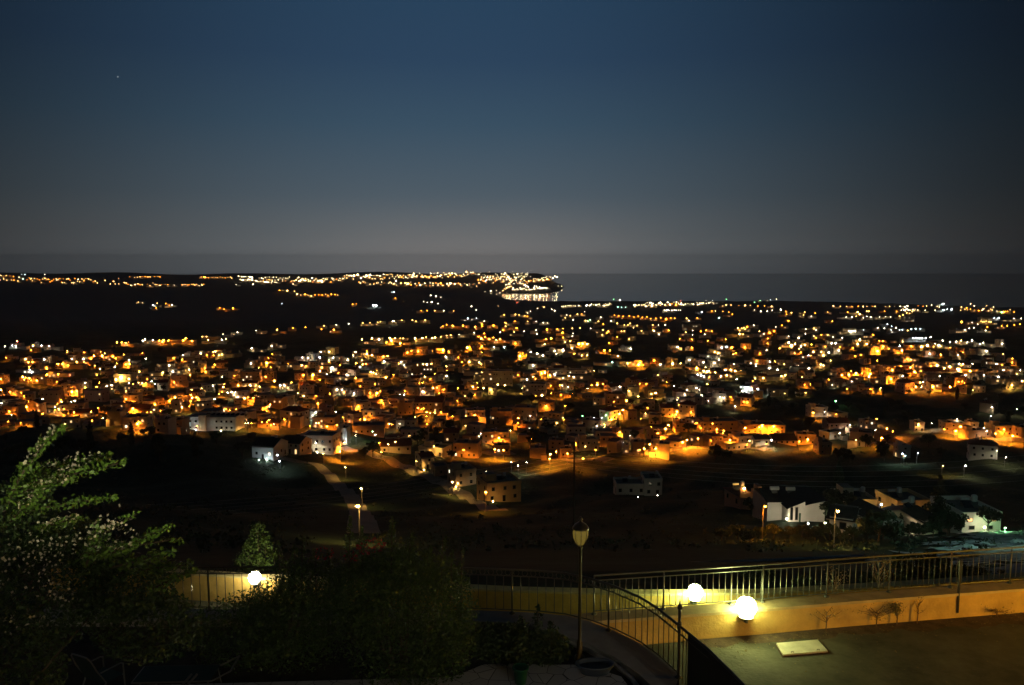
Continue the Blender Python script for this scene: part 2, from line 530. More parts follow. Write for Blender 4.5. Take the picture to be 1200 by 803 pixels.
# ------------------------------------------------------------------ houses
def wpanes(s, side, w, d, h, storeys, n, lit, rr, z0=0, frames=None, parts=None):
    """windows on one face of a w x d x h block centred on x=0, front at y=-d/2. side: 0 front, 1 right, 2 back, 3 left"""
    T = Matrix.Rotation(side * math.pi / 2, 4, 'Z')
    L, D = (w, d) if side % 2 == 0 else (d, w)
    fh = h / storeys
    for st in range(storeys):
        for k in range(n):
            if parts is None and rr.random() < .35: continue
            x = (k + .5) / n * L - L / 2 + rr.uniform(-.5, .5)
            ww = min(.95, L / n * .36) ; wh = min(1.15, fh * .42)
            zb = z0 + st * fh + fh * .32
            if st == 0 and rr.random() < .2:
                zb = z0 + .05; wh = 2.0
            m = M_glass
            if rr.random() < lit:
                m = M_lit if rr.random() < .7 else M_litw
            if parts is None:
                s.box(x - ww / 2, -D / 2 - .05, zb, x + ww / 2, -D / 2 + .05, zb + wh, m, T=T)
            else:
                f = MB(); y0 = -D / 2
                for bx in ((x - ww / 2 - .08, zb - .08, x + ww / 2 + .08, zb), (x - ww / 2 - .08, zb + wh, x + ww / 2 + .08, zb + wh + .08),
                           (x - ww / 2 - .08, zb, x - ww / 2, zb + wh), (x + ww / 2, zb, x + ww / 2 + .08, zb + wh)):
                    f.box(bx[0], y0 - .06, bx[1], bx[2], y0 + .03, bx[3], M_frame, T=T)
                fo = f.obj('window', parts)
                g = MB(); g.box(x - ww / 2, y0 - .03, zb, x + ww / 2, y0 + .02, zb + wh, m, T=T)
                g.obj('pane', fo)

def roof_gear(s, x, y, z, rr, full=False):
    """solar heater: sloping collector under a tank on a stand, and a cold-water tank"""
    s.poly([(x - .9, y - .9, z + .1), (x + .9, y - .9, z + .1), (x + .9, y + .5, z + 1.1), (x - .9, y + .5, z + 1.1)], M_solar)
    s.poly([(x - .9, y + .5, z + 1.1), (x + .9, y + .5, z + 1.1), (x + .9, y + .56, z), (x - .9, y + .56, z)], M_pole)
    s.tube([(x - .8, y + .75, z + 1.35), (x + .8, y + .75, z + 1.35)], .28, M_tank, 8)
    s.lathe([(.5, z + .9), (.55, z + 1.0), (.55, z + 1.9), (.3, z + 2.1)], M_tank, 8, (x + 1.8, y + .6, 0))
    s.box(x + 1.3, y + .1, z, x + 2.3, y + 1.1, z + .9, M_pole)

def house(loc, w, d, h, rz, wall, storeys=2, roof='flat', lit=.2, near=False, gear=True, noun='house', seed=0, wins=None, name='house'):
    rr = random.Random(seed)
    x0, x1, y0, y1 = -w / 2, w / 2, -d / 2, d / 2
    n = wins if wins is not None else max(1, int(w / 3.0)); nd = max(1, int(d / 4.0))
    s = MB(); rf = MB(); gr = MB()
    root = None
    if near:
        root = empty(name, loc, rz)
    base = -4.0
    s.box(x0, y0, base, x1, y1, h, wall, top=M_roof)
    if not near and rr.random() < .55:      # lower wing or porch
        sx = rr.choice((-1, 1)); ww_ = w * rr.uniform(.25, .45); hh_ = h * rr.choice((.48, .52, .62))
        s.box(sx * (w / 2 - ww_ * .35) - ww_ / 2, y0 - rr.uniform(1.5, 3), base, sx * (w / 2 - ww_ * .35) + ww_ / 2, y0 + 2, hh_, wall, top=M_roof)
    tgt = rf
    if roof == 'flat':
        p = .18
        for b_ in ((x0 - .12, y0 - .12, x1 + .12, y0 + p), (x0 - .12, y1 - p, x1 + .12, y1 + .12), (x0 - .12, y0 + p, x0 + p, y1 - p), (x1 - p, y0 + p, x1 + .12, y1 - p)):
            rf.box(b_[0], b_[1], h - .25, b_[2], b_[3], h + .75, wall)
        if rr.random() < .5:
            rf.box(x0 + w * .1, y0 + d * .4, h, x0 + w * .1 + min(3.5, w * .35), y0 + d * .4 + min(4, d * .5), h + 2.4, wall, top=M_roof)
    else:
        e = .5; rm = M_tile if roof in ('hip', 'gable') else M_dtile
        hr = h + min(w, d) * .24
        if roof.startswith('gable') or roof == 'gdark':
            # ridge along x
            for sy in (-1, 1):
                rf.poly([(x0 - e, sy * (y1 + e), h - .25), (x1 + e, sy * (y1 + e), h - .25), (x1 + e, 0, hr), (x0 - e, 0, hr)], rm)
                rf.poly([(x0 - e, sy * (y1 + e), h - .40), (x1 + e, sy * (y1 + e), h - .40), (x1 + e, 0, hr - .15), (x0 - e, 0, hr - .15)], wall)
            for sx in (x0, x1):
                s.poly([(sx, y0, h), (sx, y1, h), (sx, 0, hr - .25)], wall)
        elif roof == 'front':      # gable end to the front
            for sx in (-1, 1):
                rf.poly([(sx * (x1 + e), y0 - e, h - .25), (sx * (x1 + e), y1 + e, h - .25), (0, y1 + e, hr), (0, y0 - e, hr)], M_dtile)
                rf.poly([(sx * (x1 + e), y0 - e, h - .40), (sx * (x1 + e), y1 + e, h - .40), (0, y1 + e, hr - .15), (0, y0 - e, hr - .15)], wall)
            for sy in (y0, y1):
                s.poly([(x0, sy, h), (x1, sy, h), (0, sy, hr - .25)], wall)
        else:                      # hip
            r = max(0.2, (w - d) / 2)
            A = [(x0 - e, y0 - e, h), (x1 + e, y0 - e, h), (x1 + e, y1 + e, h), (x0 - e, y1 + e, h)]
            R0, R1 = (-r, 0, hr), (r, 0, hr)
            rf.poly([A[0], A[1], R1, R0], rm); rf.poly([A[2], A[3], R0, R1], rm)
            rf.poly([A[1], A[2], R1], rm); rf.poly([A[3], A[0], R0], rm)
            rf.poly([A[3], A[2], A[1], A[0]], wall)
    if gear:
        zt = h if roof == 'flat' else h + min(w, d) * .12
        roof_gear(gr, rr.uniform(-w * .25, w * .15), rr.uniform(0, d * .15), zt, rr)
    if near:
        s.obj('wall', root)
        ro = rf.obj('roof', root)
        if gr.f:
            gr.obj('water_heater', ro)
        wpanes(None, 0, w, d, h, storeys, n, lit, rr, parts=root)
        wpanes(None, 1, w, d, h, storeys, nd, lit, rr, parts=root)
        wpanes(None, 3, w, d, h, storeys, nd, lit, rr, parts=root)
        return root
    wpanes(s, 0, w, d, h, storeys, n, lit, rr)
    wpanes(s, 1, w, d, h, storeys, nd, lit, rr)
    wpanes(s, 3, w, d, h, storeys, nd, lit, rr)
    # one mesh: too small in the picture for parts
    for o in (rf, gr):
        i = len(s.v); s.v += o.v
        for f, m in zip(o.f, o.m):
            s.f.append(tuple(a + i for a in f)); s.m.append(s.mi(o.mats[m]))
    return s.obj(name, None, loc, rz=rz)

HOUSE_RECTS = []
def house_px(ul, ur, vt, vb, wall=0, roof='flat', storeys=2, rz=0.0, lit=.15, depth=None, near=False, gear=True, noun='house', phrase=None, lab=None, wins=None, name='house', y=None):
    uc = (ul + ur) / 2
    p = G(uc, vb) if y is None else Py(uc, vb, y)
    if p is None:
        return None
    k = p[1] / F
    w = max(3.0, (ur - ul) * k / max(.6, math.cos(rz)) * (0.92 if rz else 1)); h = max(3.0, (vb - vt) * k * .97)
    if roof != 'flat':
        h = max(2.6, h - min(w, depth or w * .8) * .2)
    else:
        h = max(2.8, h - .75)
    d = depth or max(7.0, min(w * .8, 13))
    loc = p + np.array([0, d / 2, 0])
    o = house(loc, w, d, h, rz, M_wall[wall], storeys, roof, lit, near, gear, seed=int(ul * 7 + vt), wins=wins, name=name)
    HOUSE_RECTS.append((ul, ur, vt, vb, p[1]))
    if lab:
        tag(o, lab, 'house')
    else:
        reg(o, noun, uc, (vt + vb) / 2)
    if phrase:
        landmark(phrase, uc, (vt + vb) / 2)
    return o

# the long white apartment block with its stair tower
def big_block():
    p = G(248, 505); k = p[1] / F
    root = empty('apartment_block', p + np.array([0, 6, 0]), -.05)
    W = 60 * k; h = 15.5 * k; s = MB()
    s.box(-W / 2, -6, -5, W / 2, 6, h, M_wall[1], top=M_roof); s.obj('wall', root)
    s = MB(); x = (238 - 247.5) * k
    s.box(x - 4.6 * k, -6.8, -5, x + 4.6 * k, -2, h + 1.6, M_wall[2], top=M_roof); s.obj('stair_tower', root)
    s = MB()
    for b_ in ((-W / 2 - .2, -6.2, W / 2 + .2, -5.9), (-W / 2 - .2, 5.9, W / 2 + .2, 6.2), (-W / 2 - .2, -5.9, -W / 2 + .1, 5.9), (W / 2 - .1, -5.9, W / 2 + .2, 5.9)):
        s.box(b_[0], b_[1], h - .3, b_[2], b_[3], h + .6, M_wall[1])
    ro = s.obj('roof', root)
    for i in range(8):
        s = MB(); roof_gear(s, (i - 1.2) * 2.6, -1, h + .6, rnd); s.obj('water_heater', ro)
    for st in range(2):
        for xx in (-25, -18, 7, 13, 19, 25):
            x = xx * k; z = h * (.18 + st * .48)
            f = MB(); f.box(x - .55, -6.10, z - .06, x + .55, -5.98, z + 1.1, M_frame); fo = f.obj('window', root)
            g = MB(); g.box(x - .47, -6.14, z, x + .47, -6.0, z + 1.0, M_glass if rnd.random() < .8 else M_litw); g.obj('pane', fo)
    tag(root, 'long white two storey apartment block with an orange lit stair tower', 'building')
    landmark('long white block with the stair tower', 248, 495)
    HOUSE_RECTS.append((218, 278, 484, 505, p[1]))
big_block()

NEAR = [
 (297, 327, 516, 538, 1, 'gdark', 1, -.25, .1, 12, 'white hall with a dark roof and a cool floodlit wall', 'cool lit white hall'),
 (352, 394, 509, 531, 1, 'flat', 2, -.1, .1, 12, 'long pale building with a dark flat roof above the winding road', 'long pale building by the winding road'),
 (331, 357, 513, 532, 0, 'gdark', 2, -.3, .05, 10, 'grey rendered gabled house in front of the long pale building', 'grey gabled house'),
 (489, 504, 532, 550, 0, 'gable', 2, .45, .05, 9, 'small cream house with one dark upstairs window by a lamp', 'cream house by the road lamp'),
 (505, 522, 545, 558, 3, 'flat', 1, .35, .0, 8, 'low tan house with a bare wall beyond the cream gabled one', None),
 (527, 553, 549, 570, 3, 'flat', 2, .4, .08, 10, 'flat roofed yellow lit block with a lamp at its foot', 'yellow lit flat block'),
 (562, 606, 563, 588, 2, 'flat', 2, .35, .03, 11, 'tan corner house with a green side and a red door panel', 'tan corner house'),
 (722, 757, 566, 580, 1, 'flat', 1, .0, .0, 9, 'low dim white wing of the unlit slope house', None),
 (755, 776, 559, 581, 1, 'flat', 2, .0, .0, 9, 'taller dim white unlit house alone on the dark slope', 'unlit white slope house'),
 (862, 885, 577, 597, 4, 'hip', 1, .2, .0, 9, 'brown house with a tiled roof under a bright yellow lamp', 'brown house under the yellow lamp'),
 (890, 903, 580, 597, 4, 'flat', 2, .0, .3, 7, 'small red lit house beside the floodlit gabled villa', 'small red lit house'),
 (990, 1027, 583, 610, 0, 'flat', 2, .0, .1, 9, 'warm lit flat villa with a round water tank on its roof', 'warm lit villa'),
 (1045, 1091, 584, 612, 2, 'flat', 2, .1, .0, 9, 'sandy villa with two round tanks on its roof', 'sandy villa with two tanks'),
 (988, 1013, 612, 627, 1, 'gdark', 1, -.5, .1, 8, 'low shaded cottage with a dark sloping roof next to a white gable', None),
 (1018, 1057, 609, 627, 1, 'front', 1, .15, .1, 9, 'low white gabled cottage in front of the villas', 'white gabled cottage'),
 (1064, 1092, 612, 627, 0, 'gdark', 1, .55, .1, 9, 'low cream cottage under a broad dark roof', 'cream cottage under a broad roof'),
 (1122, 1174, 598, 623, 1, 'flat', 2, .05, .1, 10, 'white villa overgrown by a green lit tree', 'white villa behind the green lit tree'),
 (1053, 1067, 521, 537, 1, 'flat', 3, .0, .2, 6, 'narrow white house with greenish lights at its foot', 'narrow greenish lit house'),
]
for (ul, ur, vt, vb, wl, rf, st, rz, lit, dp, lab, ph) in NEAR:
    house_px(ul, ur, vt, vb, wl, rf, st, rz, lit, dp, True, gear=(dp > 8 and rf != 'front'), lab=lab, phrase=ph)
# the floodlit gabled villa: two gabled wings
def villa():
    p = G(935, 611); k = p[1] / F
    root = empty('villa', p + np.array([0, 4, 0]))
    H = 27 * k; s = MB(); r = MB()
    wall = M_wall[1]
    xa, xb, xc, xd = -32 * k, -14 * k, 6 * k, 32 * k
    s.box(xa, -1, -4, xb, 10, H * .72, wall); s.box(xb, -5, -4, xc, 9, H * .66, wall); s.box(xc + .01, -4, -4, xd, 9, H * .72, wall)
    s.poly([(xb, -5, H * .66), (xc, -5, H * .66), (xc, -5, H * .98)], wall)
    s.poly([(xc + .01, -4, H * .72), (xd, -4, H * .72), (xd, -4, H * .95)], wall)
    s.poly([(xd, -4, H * .72), (xd, 9, H * .72), (xd, 9, H * .95), (xd, -4, H * .95)], wall)
    s.obj('wall', root)
    r.poly([(xa - .4, -1.4, H * .70), (xb, -1.4, H * .70), (xb, 5, H * 1.02), (xa - .4, 5, H * 1.02)], M_dtile)
    r.poly([(xa - .4, 10.4, H * .70), (xb, 10.4, H * .70), (xb, 5, H * 1.02), (xa - .4, 5, H * 1.02)], M_dtile)
    r.poly([(xb - .4, -5.4, H * .64), (xc + .1, -5.4, H * 1.0), (xc + .1, 9.4, H * 1.0), (xb - .4, 9.4, H * .64)], M_dtile)
    r.poly([(xc + .1, -4.4, H * .74), (xd + .4, -4.4, H * .97), (xd + .4, 9.4, H * .97), (xc + .1, 9.4, H * .74)], M_dtile)
    ro = r.obj('roof', root)
    for x, z in ((-17 * k, H * 1.05), (3 * k, H * 1.02)):
        q = MB(); q.tube([(x - 1, 3, z + .3), (x + 1, 3, z + .3)], .45, M_tank, 10); q.box(x - .6, 2.7, z - 1.2, x + .6, 3.3, z - .1, M_pole); q.obj('water_tank', ro)
    for x in (-10 * k, -4 * k):
        f = MB(); f.box(x - .35, -5.08, .6, x + .35, -4.96, 3.6, M_frame); fo = f.obj('window', root)
        g = MB(); g.box(x - .25, -5.12, .7, x + .25, -5.0, 3.5, M_glass); g.obj('pane', fo)
    d_ = MB(); d_.box(-1 * k, -5.1, 0, 1.2 * k, -4.97, 2.2, mat('green_door', (.03, .08, .04), .5)); d_.obj('door', root)
    tag(root, 'floodlit white villa with two gabled wings and roof tanks', 'house')
    landmark('floodlit gabled villa', 935, 595)
    HOUSE_RECTS.append((904, 967, 578, 611, p[1]))
villa()

# houses of the town seen well enough to place one by one:  ul ur vt vb wall roof storeys lit noun phrase
MID = [
 (126, 142, 481, 499, 2, 'flat', 2, .2, 'orange lit house', None), (142, 172, 488, 503, 0, 'flat', 2, .1, 'long orange lit house', None),
 (182, 200, 490, 508, 0, 'flat', 2, .2, 'cream house', None), (201, 216, 491, 508, 3, 'flat', 2, .1, 'tan house', None),
 (150, 176, 475, 487, 2, 'gable', 1, .2, 'gabled orange lit house', 'gabled orange lit house'), (46, 68, 457, 472, 2, 'flat', 2, .15, 'orange lit flat block', None),
 (30, 48, 469, 484, 2, 'front', 2, .1, 'gable ended orange lit house', 'gable ended orange house'), (98, 121, 457, 471, 4, 'flat', 2, .1, 'rose lit house', 'rose lit house'),
 (200, 210, 468, 485, 0, 'flat', 2, .3, 'narrow bright house', None), (210, 218, 472, 482, 2, 'flat', 1, .3, 'low amber house', None),
 (282, 304, 435, 447, 2, 'flat', 3, .55, 'apartment block with lit balconies', 'block with lit balconies'), (310, 322, 435, 446, 3, 'flat', 3, .1, 'brown apartment block', None),
 (312, 333, 466, 479, 2, 'flat', 2, .3, 'amber lit house', 'amber lit house'), (374, 392, 454, 465, 2, 'flat', 2, .1, 'orange walled house', None),
 (375, 389, 477, 488, 4, 'flat', 2, .15, 'pink walled house', 'pink walled house'), (300, 326, 494, 502, 2, 'hip', 1, .1, 'low orange lit house', None),
 (366, 395, 488, 503, 2, 'flat', 2, .35, 'bright orange lit block', 'bright orange block'), (132, 155, 438, 448, 0, 'flat', 1, .4, 'bright yellow lit complex', 'bright yellow lit complex'),
 (573, 600, 481, 497, 2, 'flat', 3, .25, 'many windowed orange block', 'many windowed orange block'), (485, 521, 465, 483, 3, 'gable', 2, .2, 'pitched roof orange lit block', 'pitched roof orange block'),
 (465, 484, 471, 487, 2, 'flat', 2, .15, 'orange corner block', None), (612, 641, 449, 464, 1, 'flat', 3, .2, 'cream floodlit apartment block', 'cream floodlit block'),
 (631, 651, 470, 483, 3, 'flat', 2, .05, 'dim tan block', None), (602, 630, 477, 492, 2, 'flat', 2, .05, 'dim orange block', None),
 (709, 733, 461, 474, 3, 'flat', 2, .2, 'tan block with square windows', 'tan block with square windows'), (548, 564, 420, 428, 0, 'flat', 2, .2, 'cream house', None),
 (572, 582, 454, 463, 1, 'flat', 2, .1, 'small cream block', None), (563, 602, 434, 452, 0, 'flat', 3, .35, 'yellow lit apartment row', 'yellow lit apartment row'),
 (480, 508, 429, 440, 3, 'flat', 2, .3, 'dim brown apartment block', None), (868, 923, 497, 508, 2, 'flat', 2, .12, 'long orange lit building', 'long orange lit building'),
 (883, 902, 511, 522, 1, 'gdark', 1, .3, 'white house with a lit porch', 'white house with a lit porch'), (820, 868, 493, 505, 2, 'flat', 2, .05, 'dim orange terrace', None),
 (1108, 1134, 495, 505, 2, 'flat', 2, .1, 'orange lit house', None), (1137, 1147, 494, 505, 0, 'flat', 2, .1, 'cream house', None),
 (1164, 1194, 498, 511, 2, 'flat', 2, .15, 'long orange lit villa', 'long orange lit villa'), (1194, 1215, 500, 513, 2, 'flat', 2, .1, 'orange lit block', None),
 (1011, 1026, 492, 503, 1, 'flat', 2, .5, 'bright white house', 'bright white house'), (1071, 1084, 494, 506, 0, 'flat', 2, .3, 'yellow lit house', None),
 (676, 701, 514, 528, 0, 'flat', 2, .1, 'dazzling window house', 'house with one dazzling window'), (643, 662, 515, 527, 3, 'flat', 2, .05, 'dim tan house', None),
 (620, 641, 524, 538, 3, 'flat', 2, .1, 'orange edged house', None), (655, 671, 525, 537, 2, 'flat', 1, .1, 'low orange house', None),
 (731, 738, 521, 531, 1, 'flat', 2, .2, 'tiny white house', None), (741, 756, 517, 531, 2, 'flat', 2, .2, 'orange lit house', None),
 (1180, 1195, 447, 456, 0, 'flat', 2, .3, 'bright cream house', None), (1080, 1132, 427, 438, 0, 'gable', 2, .3, 'long yellow lit building', 'long yellow lit building'),
 (578, 598, 521, 532, 2, 'flat', 1, .2, 'orange lit house', None), (519, 538, 503, 518, 2, 'gable', 2, .1, 'tree screened orange house', None),
 (410, 450, 498, 510, 3, 'flat', 1, .1, 'low house with green lit garden', 'low house with the green lit garden'), (395, 408, 500, 522, 1, 'flat', 2, .2, 'tall house with a cool lit porch', 'tall house with a cool lit porch'),
 (760, 775, 506, 514, 2, 'flat', 1, .1, 'low orange house', None), (790, 806, 495, 506, 2, 'flat', 2, .1, 'orange lit house', None),
 (640, 690, 433, 443, 0, 'flat', 2, .3, 'yellow lit apartment row', None), (660, 676, 410, 418, 1, 'flat', 1, .4, 'cool lit shed', None),
 (690, 712, 446, 452, 2, 'flat', 1, .1, 'orange lit long wall house', None), (757, 778, 455, 467, 2, 'flat', 2, .2, 'orange lit house', None),
 (905, 935, 513, 521, 3, 'gdark', 1, .05, 'low dim house', None), (958, 975, 517, 533, 3, 'flat', 2, .05, 'tan end house', None),
 (935, 958, 508, 521, 2, 'flat', 2, .2, 'orange glowing house', None), (1030, 1048, 507, 517, 2, 'flat', 1, .15, 'orange lit house', None),
 (800, 822, 380, 387, 0, 'flat', 2, .4, 'yellow lit hotel', None), (1058, 1072, 370, 377, 1, 'flat', 2, .6, 'cool lit hotel', None),
 (1148, 1163, 372, 379, 0, 'flat', 2, .8, 'brightly lit pale hotel', 'brightly lit pale hotel'), (990, 1004, 385, 391, 1, 'flat', 2, .8, 'bright cool lit store', None),
]
for (ul, ur, vt, vb, wl, rf, st, lit, noun, ph) in MID:
    house_px(ul, ur, vt, vb, wl, rf, st, rnd.uniform(-.18, .18), lit, None, False, gear=(vb > 440), noun=noun, phrase=ph)
# floodlit stadium strip by the shore
landmark('floodlit pitch by the shore', 788, 363)
landmark('bright headland town', 615, 330)
landmark('bay', 640, 348)
landmark('orange village on the far slope', 372, 345)
